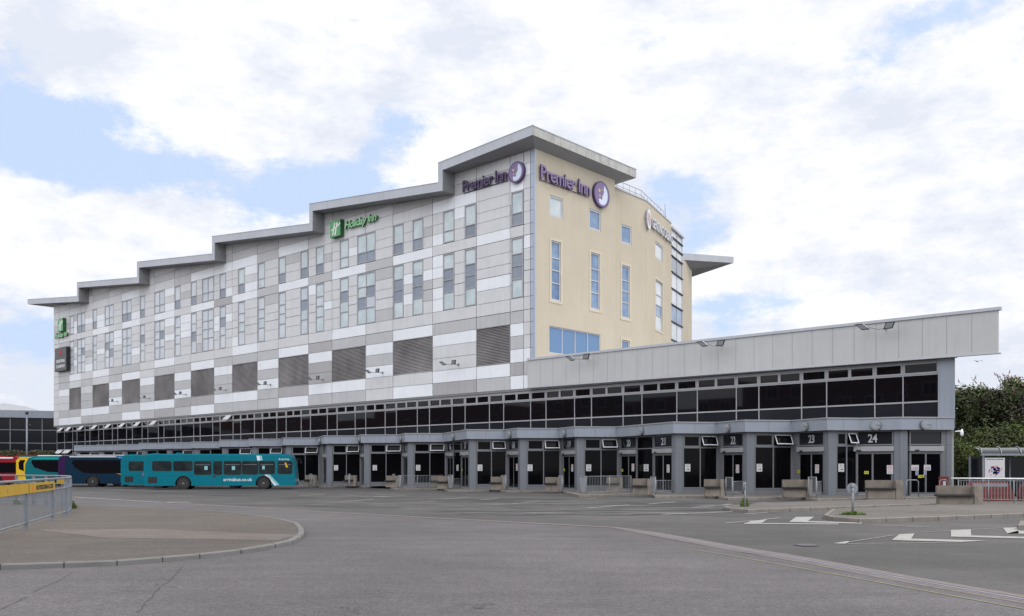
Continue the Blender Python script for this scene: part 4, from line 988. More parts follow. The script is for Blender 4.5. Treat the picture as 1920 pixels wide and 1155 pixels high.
def on_line(px, frs, lens):
    best = None
    for i, (f, ln) in enumerate(zip(frs, lens)):
        k = (px-960)/F0
        if abs(f.dx-k*f.dy) < 1e-6: continue
        x = f.px(px)
        if -.05 <= x <= ln+.05:
            Y = f.oy+f.dy*x
            if best is None or Y < best[1]: best = (i, Y)
    return None if best is None else best[0]
for (px, py), s_ in zip(rl, lab):
    i = on_line(px, cfr, clen)
    if i is None: continue
    # lamps sit on the door side facets
    if i % 2 == 0 and i < len(cfr)-1: 
        i = min([j for j in range(1, len(cfr), 2)], key=lambda j: abs(960+F0*cfr[j].p(clen[j]/2, 0, 0).x/cfr[j].p(clen[j]/2, 0, 0).y-px))
    f = cfr[i]; x = min(max(f.px(px, .1), .3), clen[i]-.3); z = 4.12
    t = thing('bulkhead_lamp', 'round white bulkhead lamp on the canopy edge above ' + s_, 'lamp', tuple(f.p(x, -.1, z)), 0, 'round lamps on the canopy edge')
    mb = MB(); mb.disc(f, x, z, .30, .30, -.10, 0, 0, 24); mb.build('base', M['bayframe'], t)
    mb = MB(); mb.disc(f, x, z, .27, .27, -.16, -.10, 0, 24); mb.disc(f, x, z, .2, .2, -.19, -.16, 0, 24); mb.box(f, x+.02, x+.27, -.20, -.19, z-.02, z+.02, 1); mb.build('lens', [M['skin'], M['bayframe']], t)
e = HO.p(XR+.05, -.15, 0)
t = thing('security_camera', 'small white dome security camera at the right corner of the bus station', 'camera', (e.x, e.y, 3.9))
mb = MB(); mb.tube([(e.x, e.y, 3.75), (e.x+.32, e.y-.1, 3.78)], .035, 8); mb.build('bracket', M['white_p'], t)
mb = MB(); mb.tube([(e.x+.34, e.y-.1, 3.88), (e.x+.34, e.y-.1, 3.72), (e.x+.34, e.y-.1, 3.56), (e.x+.34, e.y-.1, 3.46)], [.04, .09, .09, .02], 14); mb.build('dome', M['white_p'], t)

# ------------------------------------------------------------------ notices on the bay glass
wfr = [f for _, f, _, _ in facets]; wln = [l for _, _, l, _ in facets]
def notice(px, py, w_, h_, kind, label):
    i = on_line(px, wfr, wln)
    if i is None: return
    f = wfr[i]; x = f.px(px, .04); x = min(max(x, .1), wln[i]-.1); Y = f.p(x, 0, 0).y; z = CH+(HZ-py)/F0*Y
    y = -.03 if facets[i][0] != 'win' else -.028
    t = thing('notice', label, 'notice', tuple(f.p(x, y, z)), 0, {'arrow': 'arrow notices on the bay windows', 'pink': 'safety notices on the bay doors', 'yellow': 'yellow door stickers', 'wide': 'poster sheets on the end door', 'blue': 'blue instruction stickers'}[kind])
    mb = MB(); mb.box(f, x-w_/2, x+w_/2, y-.006, y, z-h_/2, z+h_/2); mb.build('sheet', M['yell'] if kind == 'yellow' else M['paper'], t)
    mb = MB(); rr = random.Random(int(px)); y2 = y-.010
    def bar(u0, u1, v0, v1, m=0): mb.box(f, x+(u0-.5)*w_, x+(u1-.5)*w_, y2, y-.006, z+(v0-.5)*h_, z+(v1-.5)*h_, m)
    if kind == 'arrow':
        for v in (.86, .76, .66, .56): bar(.2, .8-rr.random()*.1, v, v+.045, 1)
        bar(.2, .62, .24, .31); 
        a = [(.6, .16), (.85, .275), (.6, .39)]; mb.poly([f.p(x+(u-.5)*w_, y2, z+(v-.5)*h_) for u, v in a], 0)
    elif kind == 'pink':
        bar(.1, .9, .86, .92, 2)
        for v in (.70, .52): bar(.15, .42, v, v+.12, 2); bar(.56, .85, v, v+.12, 2)
        for v in (.36, .27, .18, .10): bar(.15, .85, v, v+.03, 1)
    elif kind == 'yellow': bar(.15, .85, .35, .42); bar(.15, .85, .58, .65)
    elif kind == 'wide':
        for u in (.18, .36, .54, .72): bar(u, u+.09, .76, .88, 1)
        bar(.12, .34, .12, .62, 2); bar(.40, .88, .12, .62, 1)
    else: bar(.2, .8, .55, .9, 3); bar(.1, .9, .12, .4, 3)
    mb.build('print', [M['ink'], M['inkg'], M['pinkink'], M['blueink']], t)
for px, s_ in ((549, 'window beyond the bus nose'), (630, 'window between doors 13 and 14'), (702.7, 'window between doors 14 and 15'), (784, 'window between doors 15 and 16'), (857.6, 'narrow window between doors 16 and 17'), (900, 'window between doors 17 and 18'), (993.8, 'window between doors 18 and 19'),
               (1103.7, 'window between doors 19 and 20'), (1211.3, 'narrow window between doors 20 and 21'), (1289.4, 'window between doors 21 and 22'), (1424, 'window between doors 22 and 23'), (1577.5, 'window between doors 23 and 24')):
    nar = px in (857.6, 1211.3); notice(px, 877, .62 if nar else .36, .46, 'arrow', 'white paper notice with black arrow on the ' + s_)
for px, py, s_ in ((968.8, 876, '18'), (1072.8, 877.5, '19'), (1186.6, 876.5, '20'), (1252.6, 878.5, '21'), (1382.6, 879, '22'), (1531.7, 879, '23'), (1668.7, 880.5, '24')):
    notice(px, py, .33, .5, 'pink', 'white safety notice with pink print on door ' + s_)
for px, py, s_ in ((866, 881, '17'), (1057.4, 881, '19'), (1166.4, 882, '20'), (1497, 884, '23'), (1624.5, 886, '24')):
    notice(px, py, .24, .17, 'yellow', 'small square yellow sticker on the left leaf of door ' + s_)
notice(1715.8, 877, .44, .31, 'wide', 'wide poster sheet on the left leaf of the unnumbered end door'); notice(1738.8, 876.8, .40, .32, 'wide', 'wide poster sheet on the right leaf of the unnumbered end door')
notice(1719.5, 886.8, .16, .24, 'blue', 'blue and white sticker on the left leaf of the unnumbered end door'); notice(1734.8, 886.8, .15, .22, 'blue', 'blue and white sticker on the right leaf of the unnumbered end door')
notice(1725, 893.4, .22, .16, 'yellow', 'larger yellow sticker low on the unnumbered end door'); notice(1731.4, 892.8, .11, .16, 'yellow', 'narrow yellow sticker beside the larger one on the end door')
# red cabinet
x = lf.px(1769, .1); zc = 1.05
t = thing('fire_cabinet', 'red cabinet with white label against the wall right of the end door', 'cabinet', tuple(lf.p(x, -.1, .15)))
mb = MB(); mb.box(lf, x-.28, x+.28, -.16, -.05, .3, 1.22); mb.build('body', M['redpl'], t); mb = MB(); mb.box(lf, x-.06, x+.10, -.165, -.16, .72, .95); mb.build('plate', M['paper'], t)

# ------------------------------------------------------------------ pavement along the bays
kp = [(60, 903), (180, 905), (300, 906.5), (420, 909), (520, 911), (579.5, 912.8), (612, 915.2), (648.5, 914), (650, 912.8), (685, 915.7), (721.5, 914), (722.8, 913.6), (742, 920.2), (820.4, 919), (823, 918), (841, 922.7), (918, 922), (919, 920.6), (950.6, 924.5), (1026, 923.2), (1047.7, 923), (1086, 932.4), (1182, 930.2), (1219, 929.0), (1228, 934.6), (1320, 934), (1324, 933), (1364, 938.5), (1460, 936.8), (1471, 933.5), (1532, 941), (1625, 939.5), (1629, 936.5), (1696, 937.5), (1765, 936.5)]
q = [ground(*p) for p in kp] + [(26.5, 46.5), (27.5, 50.5), (endp.x, endp.y+.3)]
q += [(p.x, p.y+1.0) for p in reversed(cline[:-1])] + [(-60, 116)]
kerbed('bay_pavement', q, .15, M['kerb'], M['pave'], kw=.13)

# ------------------------------------------------------------------ benches
def make_bench(W=1.85, label='', g=None, wide=True):
    t = thing('concrete_bench', label, 'bench', (0, 0, 0), 0, g)
    mb = MB(); mb.box(None, -W/2, W/2-.38, -.12, .34, 0, .47); 
    mb.box(None, W/2-.375, W/2, -.17, .40, 0, .93); mb.box(None, -W/2, W/2-.38, .20, .40, .475, .93)
    mb.build('body', M['conc'], t, local=True, bevel=.012)
    mb = MB(); mb.box(None, -W/2-.004, W/2-.385, .19, .2, .56, .925); mb.build('back_panel', M['concd'], t, local=True)
    mb = MB(); mb.box(None, -W/2-.16, W/2-.40, -.30, .15, .475, .55); mb.build('seat', M['seat'], t, local=True, bevel=.012)
    return t
gb = 'concrete benches in front of the bays'
bl = [(1765, 1846, 951.5, 0, 'largest, isolated concrete bench beside the white-topped railing'), (1629, 1696, 935.5, .15, 'concrete bench in front of door 24'), (1471, 1526, 933, .15, 'concrete bench in front of door 23'), (1323, 1360, 931, .15, 'concrete bench below door 22'), (1189, 1220, 928, .15, 'concrete bench below the window between doors 20 and 21'),
      (1138, 1169, 921.5, .15, 'concrete bench behind the long railing near door 20'), (1026, 1047, 921, .15, 'concrete bench below door 19'), (923, 943, 919, .15, 'concrete bench below door 18'), (824, 841, 917, .15, 'concrete bench by doors 16 and 17, right of its close pair'), (811, 827, 914, .15, 'bench at the long railing\'s end, left of its close pair'),
      (727, 742, 913.5, .15, 'concrete bench below door 15'), (648.5, 663, 912, .15, 'concrete bench below door 14'), (574, 587, 911, .15, 'concrete bench below door 13, just beyond the nose of the bus')]
b0 = None
for (xa, xb, yb, z, s_) in bl:
    g = ground((xa+xb)/2, yb, z); W = (xb-xa)/F0*g[1]
    if b0 is None: b0 = make_bench(); o = b0
    else: o = copy_tree(b0)
    o['label'] = s_ + ' with black seat slab'; o['group'] = gb; o.location = (g[0], g[1]+.25, z); o.rotation_euler = (0, 0, R(-3) if xa < 1700 else R(-6)); o.scale = (max(.55, W/1.95), 1, 1)

# ------------------------------------------------------------------ guard rails at the bays
def railing(pts, h, label, name='guard_railing', bars=.15, m='galvd', z0=.15, r=.022, g='guard rails in front of the bays', posts=True, hoop=False):
    t = thing(name, label, 'railing', (pts[0][0], pts[0][1], z0), 0, g)
    for p in pts:
        mb = MB(); mb.tube([(p[0], p[1], z0-.02), (p[0], p[1], z0+h)], r*1.3, 6); mb.build('post', M[m], t)
    for z in (z0+h-.02, z0+.12):
        mb = MB(); mb.tube([(p[0], p[1], z) for p in pts], r, 6); mb.build('rail', M[m], t)
    if not hoop:
        mb = MB()
        for a, b in zip(pts, pts[1:]):
            ln = math.hypot(b[0]-a[0], b[1]-a[1]); n = max(2, int(ln/bars))
            for k in range(1, n):
                x, y = a[0]+(b[0]-a[0])*k/n, a[1]+(b[1]-a[1])*k/n; mb.tube([(x, y, z0+.12), (x, y, z0+h-.02)], .009, 4, cap=False)
        mb.build('bars', M[m], t)
    return t
G = lambda px, py: ground(px, py, .15)
gl = [(1516, 1530.5, 933, 934.5, 1.1, 'narrow upright guard rail beside the bench at door 23'), (1361, 1373, 930, 931, 1.05, 'narrow upright guard rail beside the bench at door 22'), (1220, 1229, 926.5, 928.5, 1.05, 'narrow upright guard rail left of door 21'), (1048, 1054, 920.5, 921.5, 1.05, 'narrow upright guard rail left of door 19'), (940, 948, 918.5, 919.5, 1.05, 'narrow upright guard rail left of door 18'), (841, 848.5, 917, 918, 1.05, 'narrow upright guard rail beside doors 16 and 17'), (736, 740, 912, 912.6, 1.05, 'narrow upright guard rail left of door 15'), (653.5, 656, 912, 912.4, 1.05, 'slim guard rail post left of door 14'), (581, 585, 911, 911.5, 1.05, 'narrow guard rail by the bench at door 13')]
for a, b, ya, yb, h, s_ in gl: railing([G(a, ya), G(b, yb)], h, s_)
gl = [(1531.5, 1547.5, 929, 927, .80, 'low barred rail across door 23'), (1374, 1394, 927.5, 926, .78, 'low barred rail across door 22'), (1230, 1262, 925, 924, .8, 'low barred rail across door 21'), (1056, 1077, 918, 917, .75, 'low barred rail across door 19'), (950, 971, 916.5, 915.8, .75, 'low barred rail across door 18'), (849, 876.5, 915.5, 914.5, .75, 'low barred rail across doors 16 and 17'), (664, 682, 909.5, 909, .72, 'low barred rail across door 14'), (586, 612, 908.5, 908, .72, 'low barred rail across door 13')]
for a, b, ya, yb, h, s_ in gl: railing([G(a, ya), G(b, yb)], h, s_)
railing([G(1088, 924), G(1099, 927), G(1143, 925.5), G(1183, 924)], 1.08, 'long barred railing standing in front of door 20 and its window')
railing([G(747.5, 915), G(751.5, 916.5), G(783, 915.5), G(829.5, 914.5)], 1.0, 'long barred railing below the window between doors 15 and 16')
for (a, b, y, s_) in ((1700, 1722, 931.5, 'grey hoop rail left of the unnumbered end door'), (1762, 1777, 931, 'grey hoop rail right of the unnumbered end door')):
    p, q_ = ground(a, y, .15), ground(b, y, .15)
    t = thing('hoop_rail', s_, 'hoop rail', (p[0], p[1], .15), 0, 'hoop rails at the end door'); mb = MB()
    mb.tube([(p[0], p[1], .14), (p[0], p[1], 1.0), (p[0]+.08, p[1], 1.05), (q_[0]-.1, q_[1], 1.05), (q_[0], q_[1], .97), (q_[0], q_[1], .14)], .028, 8); mb.build('tube', M['galv'], t)
# railing with the white top on the right
t = thing('guard_railing', 'grey barred railing with a bright white top rail at the right edge', 'railing', (*ground(1868, 944, .12), .12))
pts = [(20.15, 41.9), (22.0, 41.2), (23.9, 40.6), (26.2, 39.8), (28.4, 39.0), (31, 38.2)]
ptsx = []
k0 = (1797-960)/F0; k1 = (1868-960)/F0
pA = (k0*42.0, 42.0); pB = (k1*41.0, 41.0); dirv = Vector((pB[0]-pA[0], pB[1]-pA[1]))
pts = [tuple(Vector(pA)+dirv*s_) for s_ in (0, .8, 1.45, 2.2, 3.0, 4.0)]
for p in pts:
    mb = MB(); mb.tube([(p[0], p[1], .1), (p[0], p[1], 1.17)], .026, 6); mb.build('post', M['galvd'], t)
mb = MB()
for z in (1.12, .27): mb.tube([(p[0], p[1], z) for p in pts], .018, 6)
for a, b in zip(pts, pts[1:]):
    ln = math.hypot(b[0]-a[0], b[1]-a[1]); n = int(ln/.115)
    for k in range(1, n): mb.tube([(a[0]+(b[0]-a[0])*k/n, a[1]+(b[1]-a[1])*k/n, z) for z in (.27, 1.12)], .014, 4, cap=False)
mb.build('bars', M['galvd'], t)
mb = MB(); a = Vector(pts[0])-dirv.normalized()*.3; mb.tube([(a.x, a.y, 1.22)] + [(p[0], p[1], 1.22) for p in pts[1:]], .035, 8); mb.build('top_rail', M['white_p'], t)

# ------------------------------------------------------------------ left curved railing with yellow boards
Z0 = .10
fp = [(-10.2, 16.0), (-11.45, 19.8), ground(48.6, 992.4, Z0), ground(98, 976.2, Z0), ground(123.7, 968.5, Z0), ground(132, 961, Z0), ground(131, 954, Z0), ground(118, 949.8, Z0), ground(86, 948.2, Z0), ground(63, 946.3, Z0), ground(31, 945, Z0), ground(-10, 944.5, Z0), ground(-70, 943.5, Z0)]
t = thing('guard_railing', 'galvanised curved pedestrian railing with yellow boards at the left edge', 'railing', (fp[2][0], fp[2][1], Z0))
HT = 1.27
def smooth(pts, n=5):
    out = []
    P_ = [Vector(p) for p in pts]
    for i in range(len(P_)-1):
        p0, p1, p2, p3 = P_[max(i-1, 0)], P_[i], P_[i+1], P_[min(i+2, len(P_)-1)]
        for k in range(n):
            s_ = k/n; out.append(tuple(.5*((2*p1)+(p2-p0)*s_+(2*p0-5*p1+4*p2-p3)*s_*s_+(3*p1-p0-3*p2+p3)*s_**3)))
    out.append(tuple(P_[-1])); return out
sp = smooth(fp)
for p in fp:
    mb = MB(); i = fp.index(p); nx = fp[min(i+1, len(fp)-1)]; pv = fp[max(i-1, 0)]
    f = Fr(p, (nx[0]-pv[0], nx[1]-pv[1])); mb.box(f, -.045, .045, -.05, .05, Z0-.02, Z0+HT-.02); mb.build('post', M['galv'], t)
for zz, rd_ in ((HT, .032), (HT-.32, .022), (.17, .025)):
    mb = MB(); mb.tube([(p[0], p[1], Z0+zz) for p in sp], rd_, 8); mb.build('rail', M['galv'], t)
mb = MB(); acc = 0
for a, b in zip(sp, sp[1:]):
    ln = math.hypot(b[0]-a[0], b[1]-a[1]); n = max(1, int(ln/.11))
    for k in range(n):
        x, y = a[0]+(b[0]-a[0])*(k+.5)/n, a[1]+(b[1]-a[1])*(k+.5)/n; mb.tube([(x, y, Z0+.17), (x, y, Z0+HT-.32)], .0065, 4, cap=False)
mb.build('bars', M['galv'], t)
def board(a, b, txt, label):
    f = Fr(a, (b[0]-a[0], b[1]-a[1])); ln = math.hypot(b[0]-a[0], b[1]-a[1])
    t = thing('warning_board', label, 'sign', (a[0], a[1], Z0+HT-.34), 0, 'yellow boards on the curved railing')
    mb = MB(); mb.box(f, .07, ln-.07, -.075, -.055, Z0+HT-.33, Z0+HT-.07); mb.build('panel', M['yellow'], t)
    if txt:
        me = fit(text(txt, .003, 0, .01, 1.0), (ln-.14)*.68, .13); mb = MB(); mb.mesh(f, me, .07+(ln-.14)*.24, Z0+HT-.27, -.079); mb.build('lettering', M['ink'], t)
        mb = MB(); cx, cz = .07+(ln-.14)*.10, Z0+HT-.2; mb.disc(f, cx, cz+.06, .028, .028, -.079, -.076, 0, 12); mb.disc(f, cx, cz-.02, .035, .06, -.079, -.076, 0, 12); mb.disc(f, cx+.03, cz-.08, .03, .03, -.079, -.076, 0, 12); mb.build('symbol', M['orange'], t)
    else:
        mb = MB(); mb.disc(f, ln*.35, Z0+HT-.2, .05, .05, -.079, -.076, 0, 14); mb.build('symbol', M['drain'], t)
board(fp[2], fp[3], 'NO PEDESTRIAN ACCESS', 'yellow board lettered NO PEDESTRIAN ACCESS on the curved railing')
board(fp[1], fp[2], '', 'plain yellow board with a small grey disc at the left edge of the railing')
# inward facing board on the far side of the loop
f_a, f_b = ground(104, 949.3, Z0), ground(124, 951, Z0)
f = Fr(f_a, (f_b[0]-f_a[0], f_b[1]-f_a[1])); t = thing('warning_board', 'yellow board seen on the far side of the curved railing', 'sign', (f_a[0], f_a[1], 1), 0, 'yellow boards on the curved railing')
mb = MB(); mb.box(f, 0, math.hypot(f_b[0]-f_a[0], f_b[1]-f_a[1]), .05, .07, Z0+HT-.33, Z0+HT-.07); mb.build('panel', M['yellow'], t)

# ------------------------------------------------------------------ keep-left posts, weeds
def signpost(px, py, h, r, label, edge):
    g = ground(px, py, .14); t = thing('sign_post', label, 'sign post', (g[0], g[1], .14))
    mb = MB(); mb.tube([(0, 0, -.02), (0, 0, h)], .038, 10); mb.build('post', M['galvd'], t, local=True)
    f = Fr((0, 0), (1, 0)) if not edge else Fr((0, 0), (.25, 1))
    mb = MB(); zc = h-r*.85 if not edge else h-r; mb.disc(f, 0, zc, r, r, .04, .055, 0, 28); mb.disc(f, 0, zc, r*.9, r*.9, .034, .04, 1, 28); mb.build('disc', [M['galv'], M['galvd']], t, local=True)
    mb = MB(); mb.box(f, -.06, .06, -.05, .04, zc-.10, zc-.05); mb.box(f, -.06, .06, -.05, .04, zc+.05, zc+.10); mb.build('clamp', M['galvd'], t, local=True)
signpost(1599, 964.5, 1.03, .19, 'grey post with the back of a round sign on the front traffic island', False)
signpost(1397, 950.5, 1.0, .17, 'grey post with a round sign seen edge-on at the tip of the rear island', True)
def weed(px, py, z, h, sp_, n, label):
    g = ground(px, py, z); mb = MB(); rr = random.Random(int(px))
    for _ in range(n):
        a = rr.uniform(0, 6.28); d = sp_*rr.random(); x, y = g[0]+d*math.cos(a), g[1]+d*math.sin(a)*.6; hh = h*rr.uniform(.4, 1)*(1-d/sp_*.5); lx, ly = rr.uniform(-.1, .1), rr.uniform(-.1, .1); w_ = .02
        mb.poly([(x-w_, y, z-.01), (x+w_, y, z-.01), (x+lx+w_*.3, y+ly, z+hh), (x+lx-w_*.3, y+ly, z+hh)])
        mb.poly([(x+lx*.5-.03, y, z+hh*.5), (x+lx*.5+.03, y+.01, z+hh*.5), (x+lx+.02, y+ly, z+hh*.8)])
    tag(mb.build('weed_clump', M['grass']), label, 'weeds')
weed(1599, 965.5, .13, .16, .42, 260, 'low green grass clump round the foot of the front island post')
weed(1396, 950, .13, .42, .16, 200, 'tall green weeds at the foot of the rear island post')
weed(137, 958, .0, .45, .12, 120, 'green weed growing at the bend of the curved railing')
weed(32, 946, .1, .3, .2, 60, 'dark weeds behind the curved railing')

# ------------------------------------------------------------------ buses
def make_bus(name, label, p, loc, rz):
    L_, W, H = 11.9, 2.5, 2.82
    t = thing('bus', label, 'bus', loc, rz, 'buses parked at the bays')
    wx = [3.05, 9.35] if p.get('lay', 0) == 0 else [3.1, 9.2]
    r = .50
    # side silhouette with wheel arches, extruded over the width
    zb = .30; prof = [(0.06, zb)]
    for cx in wx:
        prof += [(cx-.62, zb)]
        for k in range(9): a = math.pi - math.pi*k/8; prof.append((cx+.60*math.cos(a), .48+.58*math.sin(a)))
        prof += [(cx+.62, zb)]
    prof += [(L_-.05, zb), (L_, .55), (L_, 1.2), (L_-.12, 2.1), (L_-.28, H-.22), (L_-.42, H-.04), (L_-.7, H), (.35, H), (.10, H-.1), (0, H-.35), (0, .6)]
    mb = MB(); mb.extr(None, prof, -W/2, W/2, 0)
    o = mb.build('body', [p['body']], t, local=True)
    bm = bmesh.new(); bm.from_mesh(o.data); bmesh.ops.remove_doubles(bm, verts=bm.verts, dist=1e-4)
    es = [e for e in bm.edges if abs(abs(e.verts[0].co.y)-W/2) < 1e-3 and abs(abs(e.verts[1].co.y)-W/2) < 1e-3 and e.verts[0].co.y*e.verts[1].co.y > 0 and min(e.verts[0].co.z, e.verts[1].co.z) > 1.15]
    bmesh.ops.bevel(bm, geom=es, offset=.13, segments=3, affect='EDGES', clamp_overlap=True)
    for f in bm.faces: f.smooth = True
    bmesh.ops.recalc_face_normals(bm, faces=bm.faces)
    bm.to_mesh(o.data); bm.free()
    o.data.set_sharp_from_angle(angle=R(35))
    def rr_(mb, x0, x1, z0, z1, side, m=0, rad=.1, y=.012, n=4):
        pts = []
        for cx, cz, a0 in ((x1-rad, z0+rad, -90), (x1-rad, z1-rad, 0), (x0+rad, z1-rad, 90), (x0+rad, z0+rad, 180)):
            for k in range(n+1): a = R(a0+90*k/n); pts.append((cx+rad*math.cos(a), cz+rad*math.sin(a)))
        yy = side*(W/2+y)
        q = [Vector((x, yy, z)) for x, z in pts]
        if side > 0: q.reverse()
        mb.poly(q, m)
    for side in (-1, 1):
        for (x0, x1, z0, z1) in p['wins']:
            mb = MB(); rr_(mb, x0-.045, x1+.045, z0-.045, z1+.045, side, 1, .15, .008); rr_(mb, x0, x1, z0, z1, side, 0, .12, .014)
            o = mb.build('side_window', [p.get('glass', M['busglass']), M['black']], t, local=True)
            if p.get('rails') and x1-x0 > .7 and z0 < 1.3 and side < 0:
                mb = MB(); rr_(mb, x0+.08, x1-.08, z1-.26, z1-.235, side, 0, .01, .018); mb.build('sliding_rail', M['galvd'], o, local=True)
        if 'big' in p:
            mb = MB(); yy = side*(W/2+.012); q = [Vector((x, yy, z)) for x, z in p['big']]
            if side > 0: q.reverse()
            mb.poly(q); mb.build('side_glazing', M['busglassd'], t, local=True)
        for cx in wx:
            w_ = MB(); f = Fr((0, side*(W/2-.02)), (1, 0))
            y0, y1 = (-.02, .26) if side < 0 else (-.26, .02)
            w_.disc(f, cx, r, r, r, y0, y1, 0, 32)
            wo = w_.build('wheel', M['rubber'], t, local=True)
            w_ = MB(); yy = y0-.004 if side < 0 else y1+.004
            for (ra, d0, m_) in ((.30, .0, 0), (.24, .012, 1), (.12, .02, 0)): w_.disc(f, cx, r, ra, ra, (yy-d0) if side < 0 else yy, yy if side < 0 else yy+d0, m_, 24)
            w_.build('rim', [M['rim'], M['rubber']], wo, local=True)
            # arch lip
            ar = MB(); pts = [(cx+.61*math.cos(a), side*(W/2+.005), .48+.59*math.sin(a)) for a in [math.pi*k/12 for k in range(13)]]; ar.tube(pts, .022, 5); ar.build('arch_trim', M['black'], t, local=True)
    # front: windscreen, destination, lamps, mirror
    mb = MB(); f = Fr((L_, 0), (0, 1))
    mb.poly([(L_+.005, -1.1, 1.22), (L_+.005, 1.1, 1.22), (L_-.24, 1.05, H-.34), (L_-.24, -1.05, H-.34)]); mb.build('windscreen', M['busglass'], t, local=True)
    for s_ in (-1, 1):
        mb = MB(); mb.box(None, L_-.02, L_+.02, s_*.95-.14, s_*.95+.14, .62, .82); mb.build('headlight', M['white_p'], t, local=True)
        mb = MB(); mb.tube([(L_-.25, s_*1.2, H-.35), (L_+.15, s_*1.36, H-.40), (L_+.2, s_*1.36, H-.5)], .02, 6); mb.box(None, L_+.14, L_+.20, s_*1.36-.05, s_*1.36+.05, H-.75, H-.5); mb.build('mirror', M['black'], t, local=True)
    mb = MB(); mb.box(None, -.02, .0, -.9, .9, 1.3, 2.2); mb.build('rear_window', M['busglassd'], t, local=True)
    for s_ in (-1, 1):
        mb = MB()
        for z in (1.55, 1.3, 1.05, .8): mb.box(None, -.02, .03, s_*1.12-.06, s_*1.12+.06, z, z+.12, 0 if z != 1.3 else 1)
        mb.build('tail_light', [M['red'], M['orange']], t, local=True)
    # side details: skirt line, panel lines, grille
    mb = MB()
    for side in (-1, 1):
        yy = side*(W/2+.003)
        for (x0, x1, z0, z1) in p.get('lines', []):
            q = [Vector((x0, yy, z0)), Vector((x1, yy, z0)), Vector((x1, yy, z1)), Vector((x0, yy, z1))]
            if side > 0: q.reverse()
            mb.poly(q)
    if p.get('lines'): mb.build('panel_seams', M['brown'] if p.get('seam') else M['black'], t, local=True)
    for nm_, ply, m_, yo in p.get('decals', []):
        mb = MB(); yy = -(W/2+yo); mb.poly([Vector((x, yy, z)) for x, z in ply]); mb.build(nm_, m_, t, local=True)
    for nm_, s_, x, z, wd, hh, m_ in p.get('texts', []):
        f = Fr((0, -W/2), (1, 0)); mb = MB(); mb.mesh(f, fit(text(s_, .002, 0, .012), wd, hh), x, z, -.02); mb.build(nm_, m_, t, local=True)
    for (x0, x1, y0, y1, z0, z1, m_) in p.get('roofbits', []):
        mb = MB(); mb.box(None, x0, x1, y0, y1, z0, z1); mb.build('roof_pod', m_, t, local=True, bevel=.04)
    t.scale = (.975, 1, 1)
    return t
tealwins = [(.68, 2.12, 1.50, 2.20), (2.30, 3.74, 1.50, 2.20), (3.92, 5.22, 1.20, 2.20), (5.42, 6.06, 1.20, 2.20), (6.24, 7.56, 1.20, 2.22), (7.68, 8.90, 1.22, 2.22), (9.02, 10.22, 1.25, 2.22), (10.50, 11.62, 1.25, 2.22)]
seams = [(.05, 11.8, 2.245, 2.26), (.2, 3.8, 1.08, 1.095), (2.9, 2.915, .4, 1.08), (5.35, 5.362, .32, 1.15), (6.12, 6.132, .32, 1.15), (7.6, 7.61, .32, 1.1), (8.95, 8.96, .32, 1.1), (10.1, 11.8, .85, .862), (10.3, 10.31, .32, 2.6), (.45, .46, .4, 2.2)]
teal = dict(body=M['teal'], wins=tealwins, rails=True, lines=seams, ymir=True,
    decals=[('engine_grille', [(.32, .52), (1.02, .52), (1.02, 1.0), (.32, 1.0)], M['grille'], .012), ('grey_stripe', [(8.86, 2.30), (9.08, 2.30), (9.02, 2.68), (8.80, 2.68)], M['bwhite'], .006), ('pale_stripe', [(9.08, 2.30), (9.28, 2.30), (9.22, 2.68), (9.02, 2.68)], M['teal_l'], .006),
            ('grey_stripe', [(9.42, 1.18), (9.62, 1.18), (10.42, .32), (10.2, .32), (9.97, .62), (9.80, .86)], M['bwhite'], .006), ('pale_stripe', [(9.65, 1.18), (9.85, 1.18), (10.62, .36), (10.42, .32)], M['teal_l'], .006), ('filler_cap', [(5.35, .98), (5.62, .98), (5.62, 1.08), (5.35, 1.08)], M['black'], .01),
            ('window_notice', [(4.7, 1.55), (4.95, 1.55), (4.95, 1.85), (4.7, 1.85)], M['teal_l'], .017), ('window_notice', [(6.85, 1.55), (7.1, 1.55), (7.1, 1.85), (6.85, 1.85)], M['teal_l'], .017), ('window_notice', [(9.25, 1.6), (9.45, 1.6), (9.45, 1.88), (9.25, 1.88)], M['teal_l'], .017), ('sun_blind', [(11.15, 1.75), (11.3, 1.75), (11.15, 2.12), (11.02, 2.12)], M['byell'], .018)],
    texts=[('web_address', 'arrivabus.co.uk', 6.18, .66, 2.28, .26, M['bwhite']), ('operator_name', 'arriva', 10.78, 2.33, .62, .14, M['bwhite']), ('operator_mark', 'A', 10.56, 2.33, .16, .17, M['bwhite'])],
    roofbits=[(2.3, 2.7, -.6, -.2, 2.78, 2.92, M['teal']), (.4, .9, -.4, .4, 2.78, 2.88, M['teal'])])
Yb = 70.6
make_bus('bus', 'teal single-decker bus with white web address lettering, front of the row', teal, ((265.5-960)/F0*Yb, Yb+1.25, 0), R(7.5))
t2 = dict(teal); t2['texts'] = []; t2['decals'] = [teal['decals'][0], ('route_sticker', [(1.75, 1.05), (2.6, 1.05), (2.6, 1.42), (1.9, 1.42)], mat('magenta', (.45, .03, .25), .5), .016)]
make_bus('bus', 'second teal bus, mostly hidden, only its engine grille end showing', t2, ((223.3-960)/F0*75.2, 76.4, 0), R(7))
